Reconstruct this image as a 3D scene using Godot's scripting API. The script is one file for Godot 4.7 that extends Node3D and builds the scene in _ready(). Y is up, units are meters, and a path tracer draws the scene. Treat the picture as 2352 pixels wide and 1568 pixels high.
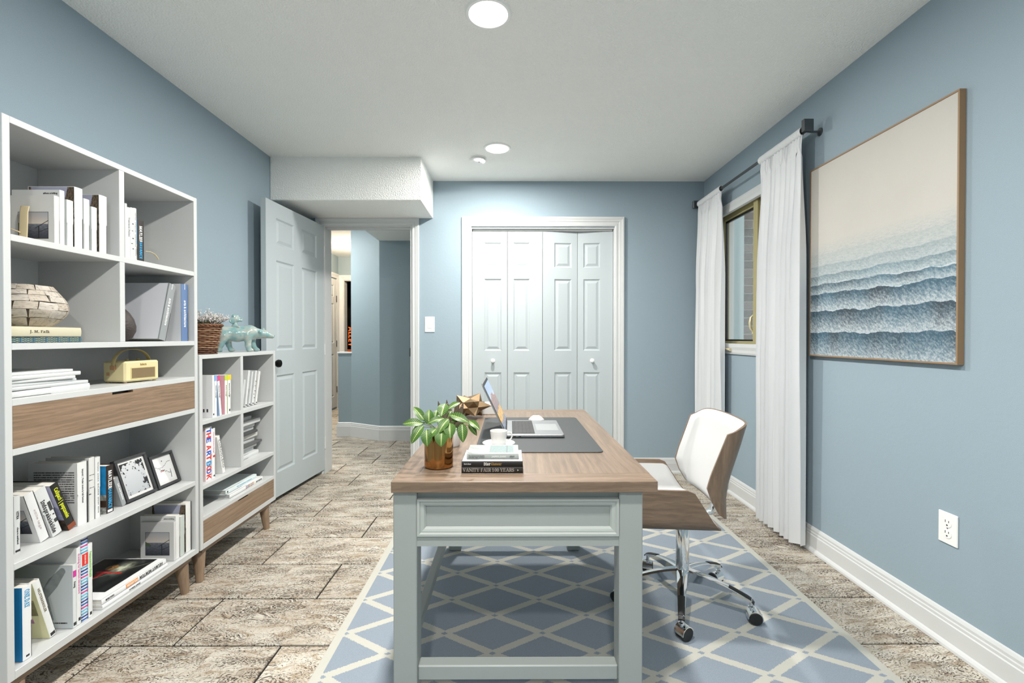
extends Node3D
# A home office with blue walls. The camera stands at the origin and looks along -z; d is the distance from it along -z.

const WX0 := -1.70      # left wall
const WX1 := 1.596      # right wall
const DB := 3.83        # back wall
const CEIL := 2.398
const DN := -1.35       # wall behind the camera

var M := {}
var used := {}
var rng := RandomNumberGenerator.new()


# ---------------------------------------------------------------- mesh helper
class MB:
	var v := PackedVector3Array()
	var n := PackedVector3Array()
	var uv := PackedVector2Array()
	var col := PackedColorArray()
	var idx := PackedInt32Array()
	var xf := Transform3D()
	var colored := false
	var cur := Color.WHITE

	func add(p: Vector3, nn: Vector3, t := Vector2.ZERO) -> int:
		v.append(xf * p)
		n.append((xf.basis * nn).normalized())
		uv.append(t)
		col.append(cur)
		return v.size() - 1

	# three corners, counter-clockwise seen from outside
	func tri_i(a: int, b: int, c: int) -> void:
		idx.append_array(PackedInt32Array([a, c, b]))

	# convex polygon that faces OUT
	func poly(pts: Array, out: Vector3, uvs := []) -> void:
		var nn := Vector3.ZERO
		for i in range(1, pts.size() - 1):
			nn += (pts[i] - pts[0]).cross(pts[i + 1] - pts[0])
		var p := pts
		var t := uvs
		if nn.dot(out) < 0.0:
			p = pts.duplicate()
			p.reverse()
			t = uvs.duplicate()
			t.reverse()
			nn = -nn
		nn = nn.normalized()
		var first := v.size()
		for i in p.size():
			add(p[i], nn, t[i] if t.size() else Vector2.ZERO)
		for i in range(1, p.size() - 1):
			tri_i(first, first + i, first + i + 1)

	func box(lo: Vector3, hi: Vector3) -> void:
		cham(lo, hi, 0.0)

	func cham(lo: Vector3, hi: Vector3, b: float) -> void:
		var c := (lo + hi) / 2.0
		var h := ((hi - lo) / 2.0).abs()
		for k in 3:
			var k1 := (k + 1) % 3
			var k2 := (k + 2) % 3
			for s in [-1.0, 1.0]:
				var pts := []
				var ts := []
				for q in [[-1, -1], [1, -1], [1, 1], [-1, 1]]:
					var p := Vector3.ZERO
					p[k] = s * h[k]
					p[k1] = q[0] * (h[k1] - b)
					p[k2] = q[1] * (h[k2] - b)
					pts.append(c + p)
					ts.append(Vector2(p[k1], p[k2]))
				var o := Vector3.ZERO
				o[k] = s
				poly(pts, o, ts)
				if b > 0.0:
					for s1 in [-1.0, 1.0]:
						var e := []
						for q in [-1.0, 1.0]:
							var p := Vector3.ZERO
							p[k] = s * h[k]
							p[k1] = s1 * (h[k1] - b)
							p[k2] = q * (h[k2] - b)
							e.append(c + p)
						for q in [1.0, -1.0]:
							var p := Vector3.ZERO
							p[k] = s * (h[k] - b)
							p[k1] = s1 * h[k1]
							p[k2] = q * (h[k2] - b)
							e.append(c + p)
						var oo := Vector3.ZERO
						oo[k] = s
						oo[k1] = s1
						poly(e, oo)
		if b > 0.0:
			for sx in [-1.0, 1.0]:
				for sy in [-1.0, 1.0]:
					for sz in [-1.0, 1.0]:
						var s := Vector3(sx, sy, sz)
						var e := []
						for k in 3:
							var p := h - Vector3(b, b, b)
							p[k] = h[k]
							e.append(c + p * s)
						poly(e, s)

	# prof: (radius, y) points, listed so that the outside lies to the right of the way up
	func lathe(prof: Array, seg := 32, sharp := 0.75) -> void:
		var m := prof.size()
		var ns := []
		for i in m - 1:
			var e: Vector2 = prof[i + 1] - prof[i]
			ns.append(Vector2(e.y, -e.x).normalized())
		for i in m - 1:
			var na: Vector2 = ns[i]
			var nb: Vector2 = ns[i]
			if i > 0 and ns[i - 1].dot(ns[i]) > sharp:
				na = (ns[i - 1] + ns[i]).normalized()
			if i < m - 2 and ns[i + 1].dot(ns[i]) > sharp:
				nb = (ns[i + 1] + ns[i]).normalized()
			var first := v.size()
			for j in seg + 1:
				var a := TAU * j / seg
				var ca := cos(a)
				var sa := sin(a)
				add(Vector3(prof[i].x * ca, prof[i].y, prof[i].x * sa), Vector3(na.x * ca, na.y, na.x * sa), Vector2(float(j) / seg, float(i) / m))
				add(Vector3(prof[i + 1].x * ca, prof[i + 1].y, prof[i + 1].x * sa), Vector3(nb.x * ca, nb.y, nb.x * sa), Vector2(float(j) / seg, float(i + 1) / m))
			for j in seg:
				var q := first + 2 * j
				tri_i(q, q + 1, q + 3)
				tri_i(q, q + 3, q + 2)

	func tube(path: Array, rad, seg := 8, flat := 1.0, upv := Vector3.ZERO, caps := true) -> void:
		var m := path.size()
		var t0: Vector3 = (path[1] - path[0]).normalized()
		var u := upv if upv != Vector3.ZERO else (Vector3.UP if absf(t0.y) < 0.9 else Vector3.RIGHT)
		var first := v.size()
		var last_u := u
		for i in m:
			var t: Vector3 = (path[mini(i + 1, m - 1)] - path[maxi(i - 1, 0)]).normalized()
			var side := t.cross(last_u).normalized()
			var up2 := side.cross(t).normalized()
			last_u = up2
			var r: float = rad[i] if rad is Array else rad
			for j in seg + 1:
				var a := TAU * j / seg
				var dd := side * cos(a) + up2 * sin(a) * flat
				var nn := (side * cos(a) * flat + up2 * sin(a)).normalized()
				add(path[i] + dd * r, nn, Vector2(float(j) / seg, float(i)))
		for i in m - 1:
			for j in seg:
				var q := first + i * (seg + 1) + j
				var w := q + seg + 1
				tri_i(q, w + 1, q + 1)
				tri_i(q, w, w + 1)
		if caps:
			for e in [0, m - 1]:
				var pts := []
				for j in seg:
					pts.append(v[first + e * (seg + 1) + j])
				var keep := xf
				xf = Transform3D()
				var tdir: Vector3 = (path[1] - path[0]) if e == 0 else (path[m - 1] - path[m - 2])
				poly(pts, keep.basis * (tdir * (-1.0 if e == 0 else 1.0)))
				xf = keep

	# polygon in the plane (ax, ay) from origin o, pushed along az from z0 to z1
	func prism(pts2: PackedVector2Array, o: Vector3, ax: Vector3, ay: Vector3, az: Vector3, z0: float, z1: float) -> void:
		var p2 := pts2
		var area := 0.0
		for i in p2.size():
			area += p2[i].cross(p2[(i + 1) % p2.size()])
		if area < 0.0:
			p2 = pts2.duplicate()
			p2.reverse()
		var ti := Geometry2D.triangulate_polygon(p2)
		for s in [0, 1]:
			var z := z1 if s else z0
			var out := az * (1.0 if s else -1.0)
			for i in range(0, ti.size(), 3):
				var f := []
				for k in 3:
					f.append(o + ax * p2[ti[i + k]].x + ay * p2[ti[i + k]].y + az * z)
				poly(f, out)
		for i in p2.size():
			var a := p2[i]
			var b := p2[(i + 1) % p2.size()]
			var e := (b - a)
			var out := ax * e.y - ay * e.x
			poly([o + ax * a.x + ay * a.y + az * z0, o + ax * b.x + ay * b.y + az * z0, o + ax * b.x + ay * b.y + az * z1, o + ax * a.x + ay * a.y + az * z1], out)

	# closed sheet between two surfaces fa(u, v) (outer) and fb(u, v)
	func shell(nu: int, nv: int, fa: Callable, fb: Callable) -> void:
		var ga := []
		var gb := []
		for i in nu + 1:
			for j in nv + 1:
				ga.append(fa.call(float(i) / nu, float(j) / nv))
				gb.append(fb.call(float(i) / nu, float(j) / nv))
		var w := nv + 1
		for side in 2:
			var g: Array = gb if side else ga
			var other: Array = ga if side else gb
			var first := v.size()
			# which way is out: judged at the middle
			var mi := (nu / 2) * w + nv / 2
			var nm: Vector3 = (g[mi + w] - g[mi - w]).cross(g[mi + 1] - g[mi - 1])
			var sgn := 1.0 if nm.dot(g[mi] - other[mi]) > 0.0 else -1.0
			for i in nu + 1:
				for j in w:
					var du: Vector3 = g[mini(i + 1, nu) * w + j] - g[maxi(i - 1, 0) * w + j]
					var dv: Vector3 = g[i * w + mini(j + 1, nv)] - g[i * w + maxi(j - 1, 0)]
					var nn := du.cross(dv) * sgn
					add(g[i * w + j], nn.normalized() if nn.length() > 1e-12 else Vector3.UP, Vector2(float(i) / nu, float(j) / nv))
			for i in nu:
				for j in nv:
					var q := first + i * w + j
					if sgn > 0.0:
						tri_i(q, q + w, q + w + 1)
						tri_i(q, q + w + 1, q + 1)
					else:
						tri_i(q, q + w + 1, q + w)
						tri_i(q, q + 1, q + w + 1)
		var c := Vector3.ZERO
		for p in ga:
			c += p
		c /= ga.size()
		for i in nu:
			for j in [0, nv]:
				var a := i * w + int(j)
				var b := a + w
				var inn: int = 1 if j == 0 else -1
				poly([ga[a], ga[b], gb[b], gb[a]], ga[a] - ga[a + inn])
		for j in nv:
			for i in [0, nu]:
				var a := int(i) * w + j
				var b := a + 1
				var inn: int = w if i == 0 else -w
				poly([ga[a], ga[b], gb[b], gb[a]], ga[a] - ga[a + inn])

	# prof: (sideways offset to the left of the path seen along -up, height along up); the path runs in the plane across up
	func moulding(path: Array, prof: Array, up: Vector3, closed := false) -> void:
		var m := path.size()
		var rings := []
		for i in m:
			var t0: Vector3 = path[i] - path[(i - 1 + m) % m]
			var t1: Vector3 = path[(i + 1) % m] - path[i]
			if not closed and i == 0:
				t0 = t1
			if not closed and i == m - 1:
				t1 = t0
			var s0 := up.cross(t0.normalized())
			var s1 := up.cross(t1.normalized())
			var mit := (s0 + s1)
			mit = mit / (mit.dot(s0))
			var r := []
			for p in prof:
				r.append(path[i] + mit * p.x + up * p.y)
			rings.append(r)
		var k := prof.size()
		for i in (m if closed else m - 1):
			var a: Array = rings[i]
			var b: Array = rings[(i + 1) % m]
			var mid := Vector3.ZERO
			for p in a:
				mid += p / k / 2.0
			for p in b:
				mid += p / k / 2.0
			for j in k:
				var j2 := (j + 1) % k
				var e: Vector2 = prof[j2] - prof[j]
				var s: Vector3 = up.cross((path[(i + 1) % m] - path[i]).normalized())
				var out := s * e.y - up * e.x
				var ar := 0.0
				for q in k:
					ar += prof[q].cross(prof[(q + 1) % k])
				poly([a[j], b[j], b[j2], a[j2]], out * signf(ar))
		if not closed:
			for e in [0, m - 1]:
				var dirv: Vector3 = (path[0] - path[1]) if e == 0 else (path[m - 1] - path[m - 2])
				var p2 := PackedVector2Array(prof)
				var ti := Geometry2D.triangulate_polygon(p2)
				for i in range(0, ti.size(), 3):
					poly([rings[e][ti[i]], rings[e][ti[i + 1]], rings[e][ti[i + 2]]], dirv)

	func mesh() -> ArrayMesh:
		var a := []
		a.resize(Mesh.ARRAY_MAX)
		a[Mesh.ARRAY_VERTEX] = v
		a[Mesh.ARRAY_NORMAL] = n
		a[Mesh.ARRAY_TEX_UV] = uv
		if colored:
			a[Mesh.ARRAY_COLOR] = col
		a[Mesh.ARRAY_INDEX] = idx
		var m := ArrayMesh.new()
		m.add_surface_from_arrays(Mesh.PRIMITIVE_TRIANGLES, a)
		return m


# ---------------------------------------------------------------- scene helpers
func numbered(called: String) -> String:
	var k: int = used.get(called, 0)
	used[called] = k + 1
	return called if k == 0 else "%s_%03d" % [called, k]


func obj(called: String, what, m: Material, parent: Node = null) -> MeshInstance3D:
	var o := MeshInstance3D.new()
	o.mesh = what.mesh() if what is MB else what
	o.material_override = m
	if parent == null:
		o.name = numbered(called)
		add_child(o)
	else:
		o.name = called
		parent.add_child(o, true)
	return o


func thing(called: String, label: String, category: String, at := Vector3.ZERO, turn := 0.0, group := "") -> Node3D:
	var o := Node3D.new()
	o.name = numbered(called)
	add_child(o)
	o.position = at
	o.rotation.y = turn
	return tag(o, label, category, group)


func tag(o: Node3D, label: String, category: String, group := "") -> Node3D:
	o.set_meta("label", label)
	o.set_meta("category", category)
	if group:
		o.set_meta("group", group)
	return o


func struct(called: String, what, m: Material, label := "") -> Node3D:
	var o: Node3D
	if what == null:
		o = Node3D.new()
		o.name = numbered(called)
		add_child(o)
	else:
		o = obj(called, what, m)
	o.set_meta("kind", "structure")
	if label:
		o.set_meta("label", label)
	return o


func mat(key: String, c: Color, rough := 0.6, metal := 0.0, spec := 0.5) -> StandardMaterial3D:
	if M.has(key):
		return M[key]
	var m := StandardMaterial3D.new()
	m.resource_name = key
	m.albedo_color = c
	m.roughness = rough
	m.metallic = metal
	m.metallic_specular = spec
	M[key] = m
	return m


func rgb(r: int, g: int, b: int) -> Color:
	return Color(r / 255.0, g / 255.0, b / 255.0)


func picture(w: int, h: int, f: Callable) -> ImageTexture:
	var data := PackedByteArray()
	data.resize(w * h * 3)
	var k := 0
	for y in h:
		for x in w:
			var c: Color = f.call((x + 0.5) / w, (y + 0.5) / h)
			data[k] = clampi(int(c.r * 255.0), 0, 255)
			data[k + 1] = clampi(int(c.g * 255.0), 0, 255)
			data[k + 2] = clampi(int(c.b * 255.0), 0, 255)
			k += 3
	return ImageTexture.create_from_image(Image.create_from_data(w, h, false, Image.FORMAT_RGB8, data))


func noise(sd: int, freq: float, oct := 4) -> FastNoiseLite:
	var q := FastNoiseLite.new()
	q.noise_type = FastNoiseLite.TYPE_SIMPLEX_SMOOTH
	q.seed = sd
	q.frequency = freq
	q.fractal_octaves = oct
	return q


func noise_tex(sd: int, freq: float, size := 256, oct := 4) -> NoiseTexture2D:
	var t := NoiseTexture2D.new()
	t.width = size
	t.height = size
	t.seamless = true
	t.noise = noise(sd, freq, oct)
	return t


func relief(m: StandardMaterial3D, tex: Texture2D, cm: float, scale: float, world := true) -> void:
	m.heightmap_enabled = true
	m.heightmap_texture = tex
	m.heightmap_scale = cm
	m.uv1_triplanar = true
	m.uv1_world_triplanar = world
	m.uv1_scale = Vector3.ONE * scale


var fonts := {}
func text(called: String, s: String, high: float, m: Material, parent: Node, t: Transform3D, face := "Droid Sans", bold := true, longest := 0.0) -> MeshInstance3D:
	var key := face + str(bold)
	if not fonts.has(key):
		var f := SystemFont.new()
		f.font_names = PackedStringArray([face])
		f.font_weight = 700 if bold else 400
		fonts[key] = f
	var tm := TextMesh.new()
	tm.text = s
	tm.font = fonts[key]
	tm.font_size = 24
	tm.pixel_size = high / 18.0
	tm.depth = 0.0006
	tm.curve_step = 2.0
	var o := obj(called, tm, m, parent)
	var sx := 1.0
	if longest > 0.0:
		var w := tm.get_aabb().size.x
		if w > 0.0:
			sx = longest / w
	o.transform = t * Transform3D(Basis.from_scale(Vector3(sx, 1, 1)), Vector3.ZERO)
	return o


func p3(x: float, y: float, d: float) -> Vector3:
	return Vector3(x, y, -d)


# ---------------------------------------------------------------- the scene
func _ready() -> void:
	rng.seed = 7
	var cam := Camera3D.new()
	cam.name = "camera"
	cam.fov = 72.46
	cam.near = 0.05
	cam.far = 60.0
	cam.position = Vector3(0, 1.12, 0)
	cam.rotation = Vector3(deg_to_rad(-0.53), -0.0047, 0)
	add_child(cam)
	cam.current = true

	var env := Environment.new()
	env.background_mode = Environment.BG_SKY
	var sky := Sky.new()
	var sm := ProceduralSkyMaterial.new()
	sm.sky_top_color = rgb(176, 186, 190)
	sm.sky_horizon_color = rgb(204, 210, 210)
	sm.ground_bottom_color = rgb(90, 88, 84)
	sm.ground_horizon_color = rgb(170, 172, 172)
	sm.sky_energy_multiplier = 1.9
	sm.ground_energy_multiplier = 1.3
	sky.sky_material = sm
	env.sky = sky
	env.tonemap_mode = Environment.TONE_MAPPER_LINEAR
	env.tonemap_exposure = 1.0
	env.sdfgi_enabled = true
	env.ssao_enabled = true
	env.ssil_enabled = true
	var we := WorldEnvironment.new()
	we.name = "surroundings"
	we.environment = env
	add_child(we)

	materials()
	lamps()
	shell_of_room()
	floor_tiles()
	doors()
	hallway()
	window_and_outside()
	furniture()
	shelf_contents()
	desk_things()
	wall_things()


func lamps() -> void:
	# recessed ceiling lights in a row, as far apart as the two in view; the row goes on behind the camera
	var words := ["round recessed ceiling light nearest the closet doors, switched on", "round recessed ceiling light above the desk, cut by the top edge, switched on", "round recessed ceiling light above the camera", "round recessed ceiling light behind the camera"]
	var k := 0
	for d in [3.163, 1.853, 0.543, -0.767]:
		var t := thing("recessed_light", words[k], "ceiling light", p3(-0.085, CEIL, d), 0.0, "recessed ceiling lights")
		k += 1
		var ring := MB.new()
		ring.lathe([Vector2(0.076, -0.002), Vector2(0.078, -0.006), Vector2(0.088, -0.006), Vector2(0.093, -0.001), Vector2(0.093, 0.0)], 48)
		obj("trim_ring", ring, M.white_plastic, t)
		var lens := MB.new()
		lens.lathe([Vector2(0.0001, -0.016), Vector2(0.03, -0.0155), Vector2(0.055, -0.0135), Vector2(0.07, -0.009), Vector2(0.0765, -0.002), Vector2(0.0765, 0.0)], 48)
		obj("lamp_lens", lens, M.lamp, t)
		var l := AreaLight3D.new()
		l.name = "light"
		l.area_size = Vector2(0.11, 0.11)
		l.light_energy = LAMP
		l.light_color = Color(1.0, 0.985, 0.96)
		l.rotation.x = -PI / 2
		l.position.y = -0.0175
		l.shadow_enabled = true
		l.area_range = 12.0
		t.add_child(l)


const LAMP := 3.85


func materials() -> void:
	var speck := noise(11, 0.35, 2)
	var wall_tex := picture(512, 512, func(u: float, v: float) -> Color:
		var s := speck.get_noise_2d(u * 512.0, v * 512.0)
		var k := 1.0 + 0.05 * s + (0.05 if s > 0.62 else 0.0)
		return Color(0.94 * k, 0.94 * k, 0.94 * k))
	var w := mat("blue_paint", rgb(162, 180, 191), 0.75, 0.0, 0.3)
	w.albedo_texture = wall_tex
	relief(w, noise_tex(3, 0.06), 0.03, 2.2)
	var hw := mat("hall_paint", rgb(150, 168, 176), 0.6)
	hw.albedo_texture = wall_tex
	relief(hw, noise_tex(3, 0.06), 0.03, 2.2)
	var c := mat("ceiling_paint", rgb(245, 246, 243), 0.9)
	relief(c, noise_tex(5, 0.09, 512, 5), 0.35, 2.0)
	mat("white_trim", rgb(210, 212, 212), 0.42)
	mat("white_door", rgb(182, 191, 194), 0.5, 0.0, 0.4)
	mat("white_plastic", rgb(240, 241, 240), 0.4)
	mat("outlet_white", rgb(244, 244, 242), 0.35)
	mat("grout", rgb(30, 26, 23), 0.95)
	mat("black", rgb(12, 12, 13), 0.4)
	mat("black_metal", rgb(20, 20, 21), 0.25, 0.6)
	mat("shelf_white", rgb(198, 200, 200), 0.4)
	mat("desk_white", rgb(155, 161, 159), 0.4)
	mat("chrome", rgb(225, 228, 230), 0.07, 1.0)
	mat("dark_plastic", rgb(26, 27, 28), 0.5)
	mat("white_leather", rgb(200, 201, 201), 0.45)
	mat("aluminium", rgb(152, 154, 156), 0.38, 0.8)
	mat("key_black", rgb(36, 37, 38), 0.5)
	mat("steel_rod", rgb(100, 103, 106), 0.35, 0.8)
	mat("olive_wood", rgb(166, 156, 112), 0.45)
	mat("door_black", rgb(18, 17, 17), 0.3, 0.7)
	mat("pages", rgb(232, 229, 220), 0.8)
	mat("paper_white", rgb(214, 214, 212), 0.6)
	mat("ink", rgb(30, 30, 32), 0.7)
	var lamp := mat("lamp", rgb(255, 255, 255), 0.4)
	lamp.emission_enabled = true
	lamp.emission = Color(1.0, 0.99, 0.97)
	lamp.emission_energy_multiplier = 2.2
	var glass := mat("glass", Color(0.92, 0.96, 0.95, 0.08), 0.02)
	glass.transparency = BaseMaterial3D.TRANSPARENCY_ALPHA
	var cur := mat("curtain", rgb(228, 230, 232), 0.85)
	cur.backlight_enabled = true
	cur.backlight = Color(0.35, 0.35, 0.36)
	# wood with its grain along u or along v
	for way in ["u", "v"]:
		var g := noise(21, 1.0, 4)
		var g2 := noise(22, 1.0, 3)
		var across: bool = way == "u"
		var tex := picture(512, 512, func(a: float, b: float) -> Color:
			var u: float = a if across else b
			var v: float = b if across else a
			# wraps at the edges: noise on two circles
			var cu := cos(TAU * u) * 0.28
			var su := sin(TAU * u) * 0.28
			var warp := g2.get_noise_3d(cu * 2.0, su * 2.0, sin(TAU * v) * 0.9) * 0.6
			var s := g.get_noise_3d(cu * 1.5, su * 1.5 + cos(TAU * v) * 5.0 + warp, sin(TAU * v) * 5.0 + warp)
			var fine := g.get_noise_3d(cu * 5.0 + 9.0, cos(TAU * v) * 22.0, sin(TAU * v) * 22.0 + su * 5.0)
			var k := 0.90 + 0.16 * s + 0.09 * fine
			return Color(k, k * 0.985, k * 0.97))
		for spec in [["oak", rgb(152, 130, 109)], ["walnut", rgb(134, 115, 98)], ["desk_oak", rgb(138, 119, 102)]]:
			var m := mat(spec[0] + "_" + way, spec[1], 0.38)
			m.albedo_texture = tex
			m.uv1_triplanar = true
			m.uv1_scale = Vector3.ONE * 2.2
	var dt := mat("desk_top", rgb(138, 120, 104), 0.33)
	dt.albedo_texture = M.oak_v.albedo_texture
	dt.uv1_triplanar = true
	dt.uv1_scale = Vector3(2.2, 2.2, 1.1)
	mat("desk_moulding", rgb(170, 176, 173), 0.4)


# ---------------------------------------------------------------- the setting
func shell_of_room() -> void:
	# left wall
	var b := MB.new()
	b.box(p3(WX0 - 0.12, 0, DB + 0.12), p3(WX0, CEIL, DN))
	struct("wall_left", b, M.blue_paint, "blue painted wall behind the white bookcases")
	# right wall with the window opening
	b = MB.new()
	var t := 0.16
	b.box(p3(WX1, 0, 2.64), p3(WX1 + t, CEIL, DN))
	b.box(p3(WX1, 0, DB + 0.12), p3(WX1 + t, CEIL, 3.66))
	b.box(p3(WX1, 0, 3.66), p3(WX1 + t, 1.0, 2.64))
	b.box(p3(WX1, 2.09, 3.66), p3(WX1 + t, CEIL, 2.64))
	struct("wall_right", b, M.blue_paint, "blue painted wall with the curtained window and the ocean picture")
	# back wall with the doorway and the closet opening
	b = MB.new()
	b.box(p3(-2.85, 0, DB + 0.12), p3(-1.525, CEIL, DB))
	b.box(p3(-1.525, 2.04, DB + 0.12), p3(-0.80, CEIL, DB))
	b.box(p3(-0.80, 0, DB + 0.12), p3(-0.315, CEIL, DB))
	b.box(p3(-0.315, 2.02, DB + 0.12), p3(0.86, CEIL, DB))
	b.box(p3(0.86, 0, DB + 0.12), p3(WX1, CEIL, DB))
	struct("wall_back", b, M.blue_paint, "blue painted wall with the closet doors and the doorway")
	b = MB.new()
	b.box(p3(-0.45, 0, DB + 0.8), p3(1.0, CEIL, DB + 0.7))
	b.box(p3(-0.45, 0, DB + 0.7), p3(-0.35, CEIL, DB + 0.12))
	b.box(p3(0.9, 0, DB + 0.7), p3(1.0, CEIL, DB + 0.12))
	struct("wall_closet", b, M.white_trim, "inside of the closet behind its folding doors")
	# wall behind the camera
	b = MB.new()
	b.box(p3(WX0 - 0.12, 0, DN), p3(WX1 + t, CEIL, DN - 0.12))
	struct("wall_front", b, M.blue_paint, "blue painted wall behind the camera")
	# ceiling and the boxed soffit over the doorway
	b = MB.new()
	b.box(p3(-2.95, CEIL, 7.6), p3(WX1 + t, CEIL + 0.12, DN - 0.12))
	var ce := struct("ceiling", b, M.ceiling_paint, "white textured ceiling")
	b = MB.new()
	b.cham(p3(WX0, 2.092, DB), p3(-0.628, CEIL + 0.01, 3.32), 0.004)
	obj("soffit", b, M.ceiling_paint, ce).set_meta("label", "white textured soffit boxed in over the open door")
	# baseboards
	var prof := [Vector2(0, 0), Vector2(0, 0.016), Vector2(0.084, 0.016), Vector2(0.088, 0.013), Vector2(0.098, 0.013), Vector2(0.102, 0.0105), Vector2(0.112, 0.0105), Vector2(0.122, 0.006), Vector2(0.125, 0.0)]
	var shoe := [Vector2(0, 0.0), Vector2(0, 0.028), Vector2(0.010, 0.027), Vector2(0.018, 0.022), Vector2(0.022, 0.0155), Vector2(0.022, 0.0)]
	for r in [["right", p3(WX1, 0.001, DB), p3(WX1, 0.001, DN), Vector3(-1, 0, 0), "white baseboard along the foot of the right wall"], ["left", p3(WX0, 0.001, DN), p3(WX0, 0.001, DB), Vector3(1, 0, 0), "white baseboard behind the bookcases"],
			["back", p3(0.94, 0.001, DB), p3(WX1 - 0.028, 0.001, DB), Vector3(0, 0, 1), "white baseboard between the closet and the window wall"], ["corner", p3(-0.725, 0.001, DB), p3(-0.395, 0.001, DB), Vector3(0, 0, 1), "white baseboard between the doorway and the closet"]]:
		b = MB.new()
		var path := [r[1], r[2]]
		if r[3].cross(r[2] - r[1]).y < 0.0:
			path = [r[2], r[1]]
		b.moulding(path, prof, r[3])
		b.moulding(path, shoe, r[3])
		struct("baseboard_" + r[0], b, M.white_trim, r[4])
	# casings round the closet and the doorway
	var cas := [Vector2(0, 0), Vector2(0, 0.012), Vector2(0.008, 0.016), Vector2(0.020, 0.016), Vector2(0.024, 0.013), Vector2(0.036, 0.014), Vector2(0.040, 0.018), Vector2(0.056, 0.019), Vector2(0.060, 0.022), Vector2(0.074, 0.022), Vector2(0.078, 0.018), Vector2(0.078, 0)]
	b = MB.new()
	b.moulding([p3(0.86, 0, DB), p3(0.86, 2.026, DB), p3(-0.315, 2.026, DB), p3(-0.315, 0, DB)].map(func(p): return p), cas_out(cas), Vector3(0, 0, 1))
	var trim := struct("trim_1", b, M.white_trim, "white moulded casing round the closet doors")
	b = MB.new()
	b.box(p3(-0.315, 0.0, DB + 0.12), p3(-0.311, 2.02, DB + 0.001))
	b.box(p3(0.856, 0.0, DB + 0.12), p3(0.86, 2.02, DB + 0.001))
	b.box(p3(-0.311, 2.012, DB + 0.12), p3(0.856, 2.022, DB + 0.001))
	b.box(p3(-0.305, 1.996, DB + 0.07), p3(0.85, 2.012, DB + 0.035))
	obj("jamb", b, M.white_trim, trim)
	b = MB.new()
	b.moulding([p3(-0.80, 0, DB), p3(-0.80, 2.035, DB), p3(-1.53, 2.035, DB), p3(-1.53, 0, DB)], cas_out(cas.map(func(p): return Vector2(p.x * 0.74, p.y))), Vector3(0, 0, 1))
	trim = struct("trim_2", b, M.white_trim, "white moulded casing round the open doorway")
	b = MB.new()
	b.box(p3(-0.815, 0, DB + 0.13), p3(-0.799, 2.04, DB - 0.001))
	b.box(p3(-1.526, 0, DB + 0.13), p3(-1.512, 2.04, DB - 0.001))
	b.box(p3(-1.512, 2.026, DB + 0.13), p3(-0.815, 2.041, DB - 0.001))
	b.box(p3(-0.826, 0, DB + 0.09), p3(-0.815, 2.026, DB + 0.045))
	b.box(p3(-1.512, 2.014, DB + 0.09), p3(-0.826, 2.026, DB + 0.045))
	obj("jamb", b, M.white_trim, trim)
	b = MB.new()
	b.cham(p3(-0.8265, 0.96, DB + 0.062), p3(-0.824, 1.03, DB + 0.02), 0.0008)
	obj("strike_plate", b, M.door_black, trim)


func cas_out(prof: Array) -> Array:
	# the moulding lies to the right of a path that runs up, across to the left and down: mirror it so that it lies outside
	var r := prof.map(func(p): return Vector2(-p.x, p.y))
	r.reverse()
	return r


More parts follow.
